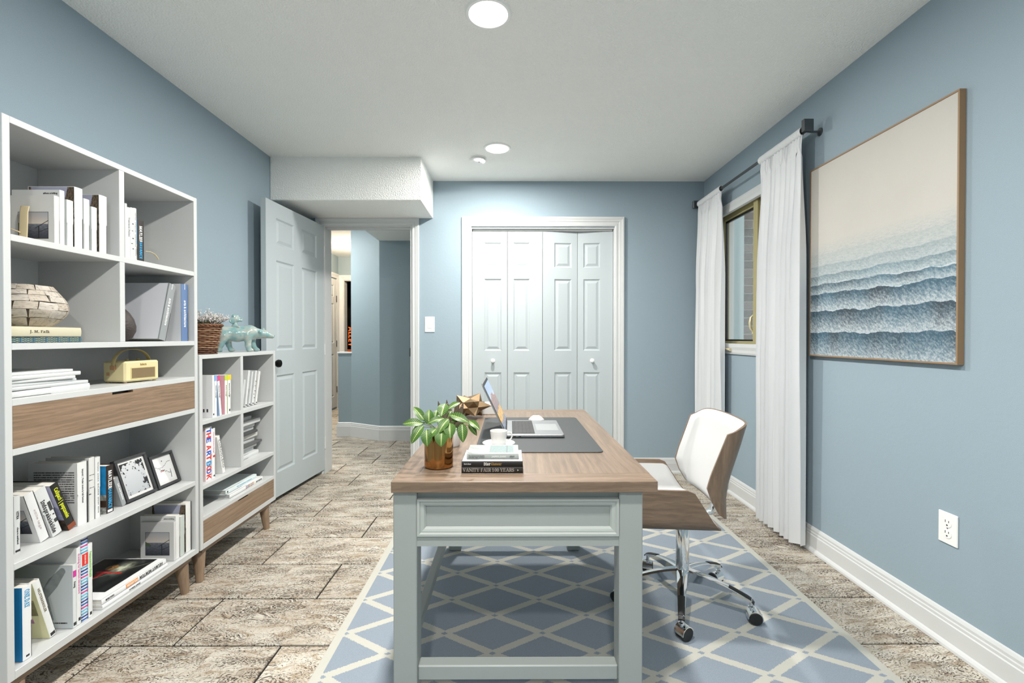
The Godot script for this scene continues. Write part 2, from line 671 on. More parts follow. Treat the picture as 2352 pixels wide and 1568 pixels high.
func floor_tiles() -> void:
	var b := MB.new()
	b.box(p3(-2.95, -0.10, 7.6), p3(WX1 + 0.16, -0.0035, DN - 0.12))
	var fl := struct("floor", b, M.grout, "floor of rectangular beige stone tiles with dark joints")
	var mats := []
	for k in 4:
		var n1 := noise(100 + k, 1.0, 5)
		var n2 := noise(200 + k, 1.0, 3)
		var n3 := noise(300 + k, 1.0, 3)
		var tilt: float = [0.25, -0.18, 0.35, 0.08][k]
		var hmap := PackedFloat32Array()
		var tex := picture(640, 320, func(u: float, v: float) -> Color:
			var x: float = u * 2.0
			var y: float = v
			var wx := x + n2.get_noise_2d(x * 1.6, y * 2.4) * 0.14
			var wy := y + x * tilt * 0.5 + n2.get_noise_2d(x * 1.6 + 7.0, y * 2.4) * 0.08
			var cloud := n1.get_noise_2d(wx * 1.3, wy * 3.6)
			var vein := n1.get_noise_2d(wx * 2.2 + 20.0, wy * 11.0)
			var pit := n3.get_noise_2d(wx * 20.0, wy * 50.0)
			var pit2 := n3.get_noise_2d(wx * 38.0 + 5.0, wy * 72.0)
			var patch := n1.get_noise_2d(wx * 1.1 + 40.0, wy * 2.6)
			var c := Color(0.725, 0.68, 0.615).lerp(Color(0.825, 0.805, 0.76), clampf(0.5 + cloud * 0.9, 0.0, 1.0))
			c = c.lerp(Color(0.56, 0.475, 0.375), clampf(vein * 1.5 - 0.10, 0.0, 0.65))
			c = c.lerp(Color(0.25, 0.215, 0.18), clampf((pit + patch * 0.42 - 0.26) * 6.0, 0.0, 0.85))
			c = c.lerp(Color(0.20, 0.17, 0.145), clampf((pit2 + patch * 0.3 - 0.32) * 7.0, 0.0, 0.8))
			c = c.lerp(Color(0.93, 0.92, 0.89), clampf((-pit - 0.36) * 3.0, 0.0, 0.6))
			return c)
		for s in 2:
			var m := mat("stone_%d_%d" % [k, s], Color(1, 1, 1).darkened(0.06 * s), 0.5)
			m.albedo_texture = tex
			m.heightmap_enabled = true
			m.heightmap_texture = tex
			m.heightmap_scale = 0.12
			if s == 1:
				m.uv1_offset = Vector3(0.37, 0.5, 0)
			mats.append(m)
	var L := 0.6145
	var P := 0.3045
	var gap := 0.0036
	var row := 0
	for r in range(-11, 20):
		var d0 := 1.687 + P * r
		var d1 := d0 + P
		var off := -1.225 if posmod(r, 2) == 0 else -1.445
		for k in range(-4, 7):
			var x0 := off + L * k
			var x1 := x0 + L
			var lo := WX0
			var hi := WX1
			if (d0 + d1) / 2.0 > DB + 0.02:
				lo = -2.73
				hi = -0.45
			if x1 <= lo + 0.02 or x0 >= hi - 0.02 or d1 < DN + 0.02 or d0 > 7.44:
				continue
			var a := maxf(x0, lo) + gap
			var e := minf(x1, hi) - gap
			var da := maxf(d0, DN) + gap
			var de := minf(d1, 7.44) - gap
			var tb := MB.new()
			var c := 0.0015
			var y0 := -0.004
			var top := []
			var tuv := []
			for q in [[a + c, da + c], [e - c, da + c], [e - c, de - c], [a + c, de - c]]:
				top.append(Vector3(q[0], 0.0, -q[1]))
				tuv.append(Vector2((q[0] - x0) / L, 1.0 - (q[1] - d0) / P))
			tb.poly(top, Vector3.UP, tuv)
			var low := [Vector3(a, y0, -da), Vector3(e, y0, -da), Vector3(e, y0, -de), Vector3(a, y0, -de)]
			var mid: Vector3 = (top[0] + top[2]) / 2.0
			for q in 4:
				var q2 := (q + 1) % 4
				tb.poly([top[q], top[q2], low[q2], low[q]], (top[q] + top[q2]) / 2.0 - mid, [tuv[q], tuv[q2], tuv[q2], tuv[q]])
			obj("tile", tb, mats[rng.randi() % mats.size()], fl)
		row += 1


# a slab with sunk and raised panels on its front (z = 0 .. -t); rects: [x0, y0, x1, y1]
func panelled(parent: Node, w: float, h: float, t: float, rects: Array, m: Material, y0 := 0.0) -> void:
	var rec := 0.009
	var core := MB.new()
	var xs := [0.0, w]
	var ys := [y0, h]
	for r in rects:
		for q in [r[0], r[2]]:
			if not xs.has(q):
				xs.append(q)
		for q in [r[1], r[3]]:
			if not ys.has(q):
				ys.append(q)
	xs.sort()
	ys.sort()
	for i in xs.size() - 1:
		for j in ys.size() - 1:
			var cx: float = (xs[i] + xs[i + 1]) / 2.0
			var cy: float = (ys[j] + ys[j + 1]) / 2.0
			var inside := false
			for r in rects:
				if cx > r[0] and cx < r[2] and cy > r[1] and cy < r[3]:
					inside = true
			if not inside:
				core.box(Vector3(xs[i], ys[j], -t), Vector3(xs[i + 1], ys[j + 1], 0))
	obj("leaf", core, m, parent)
	for r in rects:
		var p := MB.new()
		var c := Vector3((r[0] + r[2]) / 2.0, (r[1] + r[3]) / 2.0, 0)
		for side in [0, 1]:
			var zs := -1.0 if side else 1.0
			var zb := -t if side else 0.0
			var steps := [[0.0, 0.0], [0.010, rec], [0.016, rec], [0.034, 0.002], [10.0, 0.002]]
			for k in 3:
				_ring(p, r, c, steps[k], steps[k + 1], zb, zs)
			var i: float = steps[3][0]
			var z: float = zb - zs * float(steps[3][1])
			p.poly([Vector3(r[0] + i, r[1] + i, z), Vector3(r[2] - i, r[1] + i, z), Vector3(r[2] - i, r[3] - i, z), Vector3(r[0] + i, r[3] - i, z)], Vector3(0, 0, zs))
		obj("panel", p, m, parent)


func _ring(p: MB, r: Array, c: Vector3, a: Array, b: Array, zb: float, zs: float) -> void:
	var q := []
	for s in [a, b]:
		var i: float = s[0]
		var z: float = zb - zs * float(s[1])
		q.append([Vector3(r[0] + i, r[1] + i, z), Vector3(r[2] - i, r[1] + i, z), Vector3(r[2] - i, r[3] - i, z), Vector3(r[0] + i, r[3] - i, z)])
	for k in 4:
		var k2 := (k + 1) % 4
		p.poly([q[0][k], q[0][k2], q[1][k2], q[1][k]], Vector3(0, 0, zs))


func knob(parent: Node, at: Vector3, z: Vector3, r: float, m: Material, called := "knob") -> void:
	var k := MB.new()
	var y := z.normalized()
	var x := y.cross(Vector3.UP).normalized()
	k.xf = Transform3D(Basis(x, y, x.cross(y)), at)
	k.lathe([Vector2(r * 1.15, 0), Vector2(r * 1.1, r * 0.12), Vector2(r * 0.45, r * 0.3), Vector2(r * 0.42, r * 0.9), Vector2(r * 0.8, r * 1.15), Vector2(r, r * 1.6), Vector2(r * 0.9, r * 2.05), Vector2(r * 0.5, r * 2.3), Vector2(0.0001, r * 2.36)], 24)
	obj(called, k, m, parent)


func doors() -> void:
	# the open six-panel door, swung in against the left wall
	var W := 0.765
	var H := 2.028
	var t := struct("door_1", null, null, "white six-panel door standing open against the left wall")
	# local x runs from the hinge to the free edge, z = 0 faces the room
	var hinge := p3(-1.521, 0.0, DB - 0.008)
	var free := p3(-1.588, 0.0, 3.045)
	var ax := (free - hinge).normalized()
	var az := ax.cross(Vector3.UP)
	t.transform = Transform3D(Basis(ax, Vector3.UP, az), hinge)
	if az.x < 0.0:
		t.transform = Transform3D(Basis(ax, Vector3.UP, -az), hinge)
	W = (free - hinge).length()
	var a := [0.115, 0.115 + 0.222]
	var b := [W - 0.115 - 0.222, W - 0.115]
	var rects := []
	for q in [a, b]:
		rects.append([q[0], 0.20, q[1], 0.86])
		rects.append([q[0], 1.03, q[1], 1.64])
		rects.append([q[0], 1.745, q[1], 1.925])
	panelled(t, W, H, 0.035, rects, M.white_door, 0.035)
	knob(t, Vector3(W - 0.065, 0.945, 0.0), Vector3(0, 0, 1), 0.027, M.door_black)
	knob(t, Vector3(W - 0.065, 0.945, -0.035), Vector3(0, 0, -1), 0.022, M.door_black)
	for y in [0.25, 1.02, 1.82]:
		var hg := MB.new()
		hg.xf = Transform3D(Basis(), Vector3(-0.006, y - 0.045, 0.002))
		hg.lathe([Vector2(0.0001, 0), Vector2(0.006, 0), Vector2(0.006, 0.09), Vector2(0.0001, 0.09)], 10)
		obj("hinge", hg, M.white_trim, t)
	# bifold closet doors: two pairs
	var xs := [-0.3085, -0.0195, 0.2685, 0.2725, 0.5635, 0.853]
	var n := 0
	for pair in 2:
		var dr := struct("door_%d" % (2 + pair), null, null, ["left pair of white panelled bifold closet doors", "right pair of white panelled bifold closet doors, slightly ajar"][pair])
		var x0: float = xs[3 * pair]
		var xm: float = xs[3 * pair + 1]
		var x1: float = xs[3 * pair + 2]
		var dep: float = [0.002, 0.03][pair]
		for leaf in 2:
			var pa := p3(x0 if leaf == 0 else xm + 0.0015, 0, DB + 0.028 + (dep if leaf == 1 else 0.0))
			var pb := p3(xm - 0.0015 if leaf == 0 else x1, 0, DB + 0.028 + (dep if leaf == 0 else 0.0))
			var bx := (pb - pa).normalized()
			var lf := Node3D.new()
			lf.name = "door_leaf"
			dr.add_child(lf, true)
			lf.transform = Transform3D(Basis(bx, Vector3.UP, bx.cross(Vector3.UP)), pa)
			var w := (pb - pa).length()
			var s0: float = 0.098 if leaf == 0 else 0.048
			var s1: float = 0.048 if leaf == 0 else 0.104
			var rs := []
			for yy in [[0.19, 0.828], [1.008, 1.602], [1.697, 1.902]]:
				rs.append([s0, yy[0], w - s1, yy[1]])
			panelled(lf, w, 1.992, 0.032, rs, M.white_door, 0.012)
			if (pair == 0 and leaf == 0) or (pair == 1 and leaf == 1):
				knob(lf, Vector3((s0 + w - s1) / 2.0 if pair == 0 else w * 0.42, 0.925, 0.0), Vector3(0, 0, 1), 0.016, M.white_plastic)


func hallway() -> void:
	var b := MB.new()
	b.box(p3(-1.408, 0, 5.16), p3(-0.45, CEIL, 5.04))
	b.prism(PackedVector2Array([Vector2(-1.408, -5.04), Vector2(-1.408, -5.16), Vector2(-1.76, -5.38), Vector2(-1.789, -5.26)]), Vector3.ZERO, Vector3(1, 0, 0), Vector3(0, 0, 1), Vector3.UP, 0.0, CEIL)
	struct("wall_hall", b, M.hall_paint, "blue grey hall wall with an angled corner seen through the doorway")
	b = MB.new()
	b.box(p3(-1.935, 0, 5.38), p3(-1.76, 0.935, 5.262))
	var hw := struct("wall_half", b, M.hall_paint, "low blue grey half wall at the end of the hall wall")
	b = MB.new()
	b.cham(p3(-1.945, 0.935, 5.39), p3(-1.77, 0.952, 5.252), 0.003)
	obj("cap", b, M.white_trim, hw)
	b = MB.new()
	b.box(p3(-0.45, 0, 7.56), p3(-0.33, CEIL, DB + 0.12))
	struct("wall_hall_right", b, M.hall_paint, "right side wall of the hall")
	b = MB.new()
	b.box(p3(-2.85, 0, 7.56), p3(-2.73, CEIL, DB + 0.12))
	struct("wall_hall_left", b, M.hall_paint, "left side wall of the hall with the white door")
	b = MB.new()
	var wd := 7.44
	b.box(p3(-2.73, 0, wd + 0.12), p3(-2.645, CEIL, wd))
	b.box(p3(-2.645, 2.03, wd + 0.12), p3(-1.80, CEIL, wd))
	b.box(p3(-1.80, 0, wd + 0.12), p3(-0.45, CEIL, wd))
	struct("wall_hall_end", b, M.hall_paint, "far end wall of the hall")
	b = MB.new()
	b.box(p3(-1.41, 2.16, 5.04), p3(-0.45, CEIL, DB + 0.12))
	struct("ceiling_hall", b, M.ceiling_paint, "lowered white ceiling over the hall")
	# dark room behind the far cased opening
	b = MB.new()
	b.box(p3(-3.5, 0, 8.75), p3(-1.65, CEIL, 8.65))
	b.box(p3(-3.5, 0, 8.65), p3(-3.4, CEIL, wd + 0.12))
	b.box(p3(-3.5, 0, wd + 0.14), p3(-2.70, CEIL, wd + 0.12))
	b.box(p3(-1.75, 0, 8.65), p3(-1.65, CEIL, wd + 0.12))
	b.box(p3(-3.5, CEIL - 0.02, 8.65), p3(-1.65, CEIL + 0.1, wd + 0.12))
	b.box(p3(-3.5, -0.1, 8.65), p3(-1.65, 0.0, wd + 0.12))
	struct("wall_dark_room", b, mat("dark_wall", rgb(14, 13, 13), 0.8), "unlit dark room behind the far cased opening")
	var cas := [Vector2(0, 0), Vector2(0, 0.014), Vector2(0.03, 0.016), Vector2(0.05, 0.022), Vector2(0.075, 0.02), Vector2(0.075, 0)]
	b = MB.new()
	b.moulding([p3(-1.80, 0, wd), p3(-1.80, 2.03, wd), p3(-2.645, 2.03, wd), p3(-2.645, 0, wd)], cas_out(cas), Vector3(0, 0, 1))
	b.box(p3(-2.647, 0, wd + 0.13), p3(-2.637, 2.03, wd - 0.001))
	b.box(p3(-1.812, 0, wd + 0.13), p3(-1.798, 2.03, wd - 0.001))
	b.box(p3(-2.637, 2.018, wd + 0.13), p3(-1.812, 2.032, wd - 0.001))
	struct("trim_3", b, M.white_trim, "white casing of the far opening at the end of the hall")
	var glow := mat("sign_orange", rgb(120, 50, 20), 0.5)
	glow.emission_enabled = true
	glow.emission = rgb(255, 110, 40)
	glow.emission_energy_multiplier = 1.3
	var sg := thing("lit_sign", "orange lit sign glowing in the dark far room", "sign", p3(-2.915, 1.13, 8.55))
	b = MB.new()
	b.cham(Vector3(-0.09, -0.30, -0.02), Vector3(0.10, 0.32, 0.0), 0.003)
	obj("board", b, M.black, sg)
	text("lit_lettering", "ALLEY", 0.085, glow, sg, Transform3D(Basis(Vector3(0, 0, 1), -PI / 2), Vector3(0.0, 0.0, 0.003)), "Droid Sans", true, 0.36)
	b = MB.new()
	for k in 3:
		b.cham(Vector3(-0.06, -0.245 - 0.02 * k, 0.0), Vector3(0.06, -0.238 - 0.02 * k, 0.003), 0.0005)
	obj("lit_line", b, glow, sg)
	# door in the hall's left wall
	var dr := struct("door_4", null, null, "white six-panel hall door with a black knob beyond the doorway")
	dr.transform = Transform3D(Basis(Vector3(0, 0, -1), Vector3.UP, Vector3(1, 0, 0)), p3(-2.722, 0, 6.55))
	var rects := []
	for q in [[0.105, 0.335], [0.445, 0.675]]:
		rects.append([q[0], 0.20, q[1], 0.86])
		rects.append([q[0], 1.03, q[1], 1.64])
		rects.append([q[0], 1.745, q[1], 1.925])
	panelled(dr, 0.78, 2.02, 0.03, rects, M.white_trim, 0.03)
	knob(dr, Vector3(0.07, 0.95, 0.0), Vector3(0, 0, 1), 0.027, M.door_black)
	for y in [0.3, 1.02, 1.72]:
		var hg := MB.new()
		hg.cham(Vector3(0.776, y - 0.05, -0.002), Vector3(0.792, y + 0.05, 0.006), 0.001)
		obj("hinge", hg, M.door_black, dr)
	b = MB.new()
	b.moulding([p3(-2.73, 0, 6.53), p3(-2.73, 2.04, 6.53), p3(-2.73, 2.04, 7.35), p3(-2.73, 0, 7.35)].map(func(p): return p), cas.map(func(p): return p), Vector3(1, 0, 0))
	struct("trim_4", b, M.white_trim, "white casing round the hall door")
	# hall baseboard follows the angled wall
	b = MB.new()
	var prof := [Vector2(0, 0), Vector2(0.016, 0), Vector2(0.016, 0.118), Vector2(0.013, 0.122), Vector2(0.013, 0.136), Vector2(0.010, 0.140), Vector2(0.010, 0.152), Vector2(0.0, 0.160)]
	b.moulding([p3(-0.45, 0.001, 5.04), p3(-1.408, 0.001, 5.04), p3(-1.789, 0.001, 5.26), p3(-1.935, 0.001, 5.26), p3(-1.935, 0.001, 5.38)], prof, Vector3.UP)
	struct("baseboard_hall", b, M.white_trim, "tall white baseboard following the angled hall wall")
	# the hall's own lamp, hidden behind the angled wall, that brightens the far end
	var t := thing("hall_light", "flush ceiling light at the far end of the hall", "ceiling light", p3(-2.15, CEIL, 6.45))
	b = MB.new()
	b.lathe([Vector2(0.0001, -0.06), Vector2(0.08, -0.052), Vector2(0.12, -0.03), Vector2(0.135, 0.0)], 32)
	obj("lamp_shade", b, M.lamp, t)
	var l := OmniLight3D.new()
	l.name = "light"
	l.light_energy = HALL
	l.light_size = 0.08
	l.light_color = Color(1.0, 0.9, 0.78)
	l.position.y = -0.075
	l.omni_range = 12.0
	l.omni_attenuation = 2.0
	l.shadow_enabled = true
	t.add_child(l)
	# a recessed light over the near end of the hall, hidden by the door
	t = thing("recessed_light", "round recessed ceiling light over the near end of the hall", "ceiling light", p3(-2.45, CEIL, 4.86), 0.0, "recessed ceiling lights")
	b = MB.new()
	b.lathe([Vector2(0.076, -0.002), Vector2(0.078, -0.006), Vector2(0.088, -0.006), Vector2(0.093, -0.001), Vector2(0.093, 0.0)], 48)
	obj("trim_ring", b, M.white_plastic, t)
	b = MB.new()
	b.lathe([Vector2(0.0001, -0.016), Vector2(0.03, -0.0155), Vector2(0.055, -0.0135), Vector2(0.07, -0.009), Vector2(0.0765, -0.002), Vector2(0.0765, 0.0)], 48)
	obj("lamp_lens", b, M.lamp, t)
	var al := AreaLight3D.new()
	al.name = "light"
	al.area_size = Vector2(0.11, 0.11)
	al.light_energy = LAMP
	al.light_color = Color(1.0, 0.985, 0.96)
	al.rotation.x = -PI / 2
	al.position.y = -0.0175
	al.area_range = 12.0
	al.shadow_enabled = true
	t.add_child(al)


const HALL := 2.4


func window_and_outside() -> void:
	var y0 := 1.0
	var y1 := 2.09
	var d0 := 2.64
	var d1 := 3.66
	var x := WX1
	var wn := struct("window_1", null, null, "olive framed casement window behind the white curtains")
	var b := MB.new()
	# white casing on the wall
	var cas := [Vector2(0, 0), Vector2(0, 0.012), Vector2(0.012, 0.016), Vector2(0.03, 0.016), Vector2(0.05, 0.021), Vector2(0.072, 0.021), Vector2(0.075, 0.0)]
	b.moulding([p3(x, y0, d0), p3(x, y0, d1), p3(x, y1, d1), p3(x, y1, d0)], cas_out(cas), Vector3(-1, 0, 0), true)
	obj("casing", b, M.white_trim, wn)
	b = MB.new()
	b.box(p3(x - 0.001, y0 - 0.001, d1), p3(x + 0.16, y0 + 0.012, d0))
	b.box(p3(x - 0.001, y1 - 0.012, d1), p3(x + 0.16, y1 + 0.001, d0))
	b.box(p3(x - 0.001, y0, d1 + 0.001), p3(x + 0.16, y1, d1 - 0.012))
	b.box(p3(x - 0.001, y0, d0 + 0.012), p3(x + 0.16, y1, d0 - 0.001))
	obj("jamb", b, M.white_trim, wn)
	# olive frame with a mullion, two sashes
	var f0 := x + 0.02
	b = MB.new()
	var w := 0.035
	b.cham(p3(f0, y0 + 0.012, d1 - 0.012), p3(f0 + 0.08, y0 + 0.012 + w, d0 + 0.012), 0.003)
	b.cham(p3(f0, y1 - 0.012 - w, d1 - 0.012), p3(f0 + 0.08, y1 - 0.012, d0 + 0.012), 0.003)
	b.cham(p3(f0, y0 + 0.047, d1 - 0.012), p3(f0 + 0.08, y1 - 0.047, d1 - 0.012 - w), 0.003)
	b.cham(p3(f0, y0 + 0.047, d0 + 0.012 + w), p3(f0 + 0.08, y1 - 0.047, d0 + 0.012), 0.003)
	b.cham(p3(f0 - 0.004, y0 + 0.047, 3.085), p3(f0 + 0.08, y1 - 0.047, 3.035), 0.003)
	obj("window_frame", b, M.olive_wood, wn)
	for s in [[3.60, 3.09], [3.03, 2.70]]:
		var sash := Node3D.new()
		sash.name = "sash"
		wn.add_child(sash, true)
		b = MB.new()
		var a: float = s[0]
		var e: float = s[1]
		var q := f0 + 0.02
		var r := 0.042
		var lo := y0 + 0.05
		var hi := y1 - 0.05
		b.cham(p3(q, lo, a), p3(q + 0.045, lo + r, e), 0.004)
		b.cham(p3(q, hi - r, a), p3(q + 0.045, hi, e), 0.004)
		b.cham(p3(q, lo + r, a), p3(q + 0.045, hi - r, a - r), 0.004)
		b.cham(p3(q, lo + r, e + r), p3(q + 0.045, hi - r, e), 0.004)
		obj("sash_frame", b, M.olive_wood, sash)
		b = MB.new()
		b.box(p3(q + 0.02, lo + r, a - r), p3(q + 0.024, hi - r, e + r))
		obj("pane", b, M.glass, sash)
		# black gasket round the pane
		b = MB.new()
		var g := 0.012
		b.box(p3(q + 0.014, lo + r, a - r), p3(q + 0.03, lo + r + g, e + r))
		b.box(p3(q + 0.014, hi - r - g, a - r), p3(q + 0.03, hi - r, e + r))
		b.box(p3(q + 0.014, lo + r, a - r), p3(q + 0.03, hi - r, a - r - g))
		b.box(p3(q + 0.014, lo + r, e + r + g), p3(q + 0.03, hi - r, e + r))
		obj("gasket", b, M.black, sash)
		# curved latch on the meeting side
		var dd := e + 0.02 if a > 3.1 else a - 0.02
		b = MB.new()
		b.tube([p3(q - 0.004, 1.27, dd), p3(q - 0.024, 1.25, dd), p3(q - 0.03, 1.215, dd), p3(q - 0.026, 1.18, dd), p3(q - 0.006, 1.155, dd)], [0.006, 0.008, 0.009, 0.008, 0.006], 8)
		b.cham(p3(q - 0.012, 1.14, dd + 0.012), p3(q, 1.18, dd - 0.012), 0.003)
		obj("latch", b, mat("cream_metal", rgb(214, 205, 170), 0.35, 0.3), sash)
	b = MB.new()
	b.cham(p3(f0 - 0.025, y0 + 0.016, 3.52), p3(f0, y0 + 0.04, 3.42), 0.005)
	b.tube([p3(f0 - 0.02, y0 + 0.04, 3.47), p3(f0 - 0.045, y0 + 0.045, 3.42), p3(f0 - 0.05, y0 + 0.035, 3.36), p3(f0 - 0.045, y0 + 0.03, 3.31)], [0.008, 0.009, 0.009, 0.011], 8)
	obj("crank", b, mat("cream_metal", rgb(214, 205, 170), 0.35, 0.3), wn)

	# outside: end of the next wall, a pale board and brickwork
	b = MB.new()
	b.box(p3(2.155, -0.6, 4.52), p3(3.4, 3.4, 4.318))
	var bw := struct("wall_outside", b, mat("mortar", rgb(150, 148, 142), 0.95), "outside brick wall seen through the window")
	var bmats := [mat("brick_a", rgb(88, 70, 66), 0.9), mat("brick_b", rgb(70, 58, 58), 0.9), mat("brick_c", rgb(104, 92, 88), 0.9), mat("brick_d", rgb(60, 52, 54), 0.9)]
	var bt := noise_tex(9, 0.08, 256, 5)
	for q in bmats:
		relief(q, bt, 0.5, 6.0)
	for r in 40:
		var y := 0.55 + 0.0755 * r
		if y > 2.75:
			break
		for k in 5:
			var xa := 2.155 + (k - (0.5 if r % 2 else 0.0)) * 0.21
			var xb := xa + 0.2
			xa = maxf(xa, 2.155)
			var bb := MB.new()
			bb.cham(p3(xa, y, 4.325), p3(xb, y + 0.065, 4.305 + rng.randf() * 0.006), 0.003)
			obj("brick", bb, bmats[rng.randi() % 4], bw)
	b = MB.new()
	b.cham(p3(2.035, -0.6, 4.52), p3(2.15, 3.4, 4.27), 0.003)
	struct("trim_5", b, mat("pale_board", rgb(176, 190, 190), 0.7), "pale grey green board beside the bricks outside the window")
	b = MB.new()
	b.cham(p3(2.0, -0.6, 4.5), p3(2.03, 3.4, 4.25), 0.003)
	struct("trim_6", b, M.white_trim, "narrow white board outside the window")
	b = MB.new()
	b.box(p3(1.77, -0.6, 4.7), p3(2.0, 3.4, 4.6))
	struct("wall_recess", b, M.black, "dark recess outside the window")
	b = MB.new()
	b.box(p3(1.76, -0.7, 6.0), p3(8.0, -0.6, 0.0))
	struct("ground_outside", b, mat("gravel", rgb(120, 116, 108), 0.95), "ground outside the window")


# ---------------------------------------------------------------- furniture
func bookcase(called: String, label: String, d0: float, d1: float, shelves: Array, top: float, div: Array, drawer: Array, notch_d: float) -> Node3D:
	# origin on the floor under the near front corner; local x = along the wall (away from the camera), z = out of the wall
	var t := thing(called, label, "bookcase", p3(-1.39, 0, d0), PI / 2, "white bookcases with wooden legs")
	var L := d1 - d0
	var D := 0.303
	var lo := 0.158
	var s := 0.02
	for e in [0.0, L - s]:
		var b := MB.new()
		b.cham(Vector3(e, lo, -D), Vector3(e + s, top, 0), 0.001)
		obj("side_panel", b, M.shelf_white, t)
	var b := MB.new()
	b.cham(Vector3(s, top - 0.019, -D), Vector3(L - s, top, 0), 0.001)
	obj("top_board", b, M.shelf_white, t)
	for y in shelves:
		b = MB.new()
		b.cham(Vector3(s, y - 0.019, -D + 0.012), Vector3(L - s, y, -0.0005), 0.001)
		obj("shelf", b, M.shelf_white, t)
	b = MB.new()
	b.cham(Vector3(s, lo, -D), Vector3(L - s, lo + 0.024, 0), 0.001)
	obj("bottom_board", b, M.shelf_white, t)
	b = MB.new()
	b.box(Vector3(s, lo + 0.02, -D), Vector3(L - s, top - 0.015, -D + 0.012))
	obj("back_panel", b, M.shelf_white, t)
	b = MB.new()
	b.cham(Vector3(div[0], div[1], -D + 0.012), Vector3(div[0] + 0.022, div[2], -0.0012), 0.001)
	obj("divider", b, M.shelf_white, t)
	# drawer with a finger notch cut in its upper edge
	b = MB.new()
	var q: float = notch_d - d0
	var a: float = drawer[0] + 0.001
	var e: float = drawer[1] - 0.001
	b.prism(PackedVector2Array([Vector2(s + 0.001, a), Vector2(L - s - 0.001, a), Vector2(L - s - 0.001, e), Vector2(q + 0.045, e), Vector2(q + 0.045, e - 0.009), Vector2(q - 0.045, e - 0.009), Vector2(q - 0.045, e), Vector2(s + 0.001, e)]), Vector3.ZERO, Vector3(1, 0, 0), Vector3.UP, Vector3(0, 0, 1), -0.02, -0.001)
	var dr := obj("drawer_front", b, M.oak_drawer, t)
	b = MB.new()
	b.box(Vector3(q - 0.05, e - 0.014, -0.024), Vector3(q + 0.05, e, -0.0205))
	obj("finger_notch", b, M.black, dr)
	# wooden base rails and tapered, splayed legs
	b = MB.new()
	b.cham(Vector3(0.03, lo - 0.022, -0.05), Vector3(L - 0.03, lo, -0.012), 0.002)
	b.cham(Vector3(0.03, lo - 0.022, -D + 0.012), Vector3(L - 0.03, lo, -D + 0.05), 0.002)
	obj("base_rail", b, M.oak_u, t)
	for x in [0.055, L - 0.055]:
		for z in [-0.045, -D + 0.045]:
			var sx := -0.012 if x < L / 2 else 0.012
			var sz := 0.012 if z > -D / 2 else -0.012
			b = MB.new()
			b.tube([Vector3(x, lo - 0.001, z), Vector3(x + sx, 0.004, z + sz), Vector3(x + sx * 1.02, 0.0, z + sz * 1.02)], [0.029, 0.0165, 0.0145], 20)
			obj("leg", b, M.oak_v, t)
	return t


func furniture() -> void:
	var od := mat("oak_drawer", rgb(152, 129, 107), 0.4)
	od.albedo_texture = M.oak_u.albedo_texture
	od.uv1_triplanar = true
	od.uv1_scale = Vector3(1.6, 3.2, 3.2)
	bookcase("bookcase", "tall white bookcase with two oak legs showing, full of white books, nearest the camera", 1.287, 2.081, [1.408, 1.103, 0.946, 0.806, 0.484], 1.735, [0.384, 1.103, 1.717], [0.806, 0.928], 1.68)
	bookcase("bookcase", "low white bookcase carrying the turquoise bear, beside the open door", 2.092, 2.765, [0.741, 0.447, 0.305], 1.04, [0.322, 0.447, 1.022], [0.182, 0.287], 2.43)
	rug()
	desk()
	chair()


func rug() -> void:
	# lattice of cream lines on blue, with a small blue diamond where the lines cross
	var x0 := -0.655
	var x1 := 1.275
	var da := 0.42
	var de := 2.90
	var px := 0.3685
	var pd := 0.2235
	var fray := noise(51, 140.0, 2)
	var weave := noise(52, 1.0, 2)
	var tex := picture(1500, 1900, func(u: float, v: float) -> Color:
		var x: float = lerpf(x0, x1, u)
		var d: float = lerpf(de, da, v)
		var edge := minf(minf(x - x0, x1 - x), minf(d - da, de - d))
		var j := fray.get_noise_2d(x, d) * 0.016
		var a: float = (x + 0.062) / px + (d - 2.297) / pd + j
		var b: float = (x + 0.062) / px - (d - 2.297) / pd - j
		var fa := absf(a - roundf(a))
		var fb := absf(b - roundf(b))
		var w := 0.078
		var cream := minf(fa, fb) < w
		if maxf(fa, fb) < 0.038:
			cream = false
		if edge < 0.035:
			cream = true
		var s := weave.get_noise_2d(u * 900.0, v * 1200.0)
		if cream:
			return Color(0.74, 0.735, 0.70) * (1.0 + 0.05 * s)
		return Color(0.545, 0.585, 0.63) * (1.0 + 0.14 * s))
	var m := mat("rug_wool", Color.WHITE, 0.95, 0.0, 0.2)
	m.albedo_texture = tex
	m.heightmap_enabled = true
	m.heightmap_texture = tex
	m.heightmap_scale = 0.1
	m.rim_enabled = true
	m.rim = 0.3
	var b := MB.new()
	var y := 0.010
	var c := 0.006
	var lo := [Vector3(x0, 0.0006, -da), Vector3(x1, 0.0006, -da), Vector3(x1, 0.0006, -de), Vector3(x0, 0.0006, -de)]
	var hi := [Vector3(x0 + c, y, -da - c), Vector3(x1 - c, y, -da - c), Vector3(x1 - c, y, -de + c), Vector3(x0 + c, y, -de + c)]
	var uvs := [Vector2(0.002, 0.998), Vector2(0.998, 0.998), Vector2(0.998, 0.002), Vector2(0.002, 0.002)]
	b.poly(hi, Vector3.UP, uvs)
	for k in 4:
		var k2 := (k + 1) % 4
		b.poly([hi[k], hi[k2], lo[k2], lo[k]], (hi[k] + hi[k2]) / 2.0 - (hi[0] + hi[2]) / 2.0, [uvs[k], uvs[k2], uvs[k2], uvs[k]])
	var o := obj("rug", b, m)
	tag(o, "blue rug with a cream diamond lattice under the desk and chair", "rug")


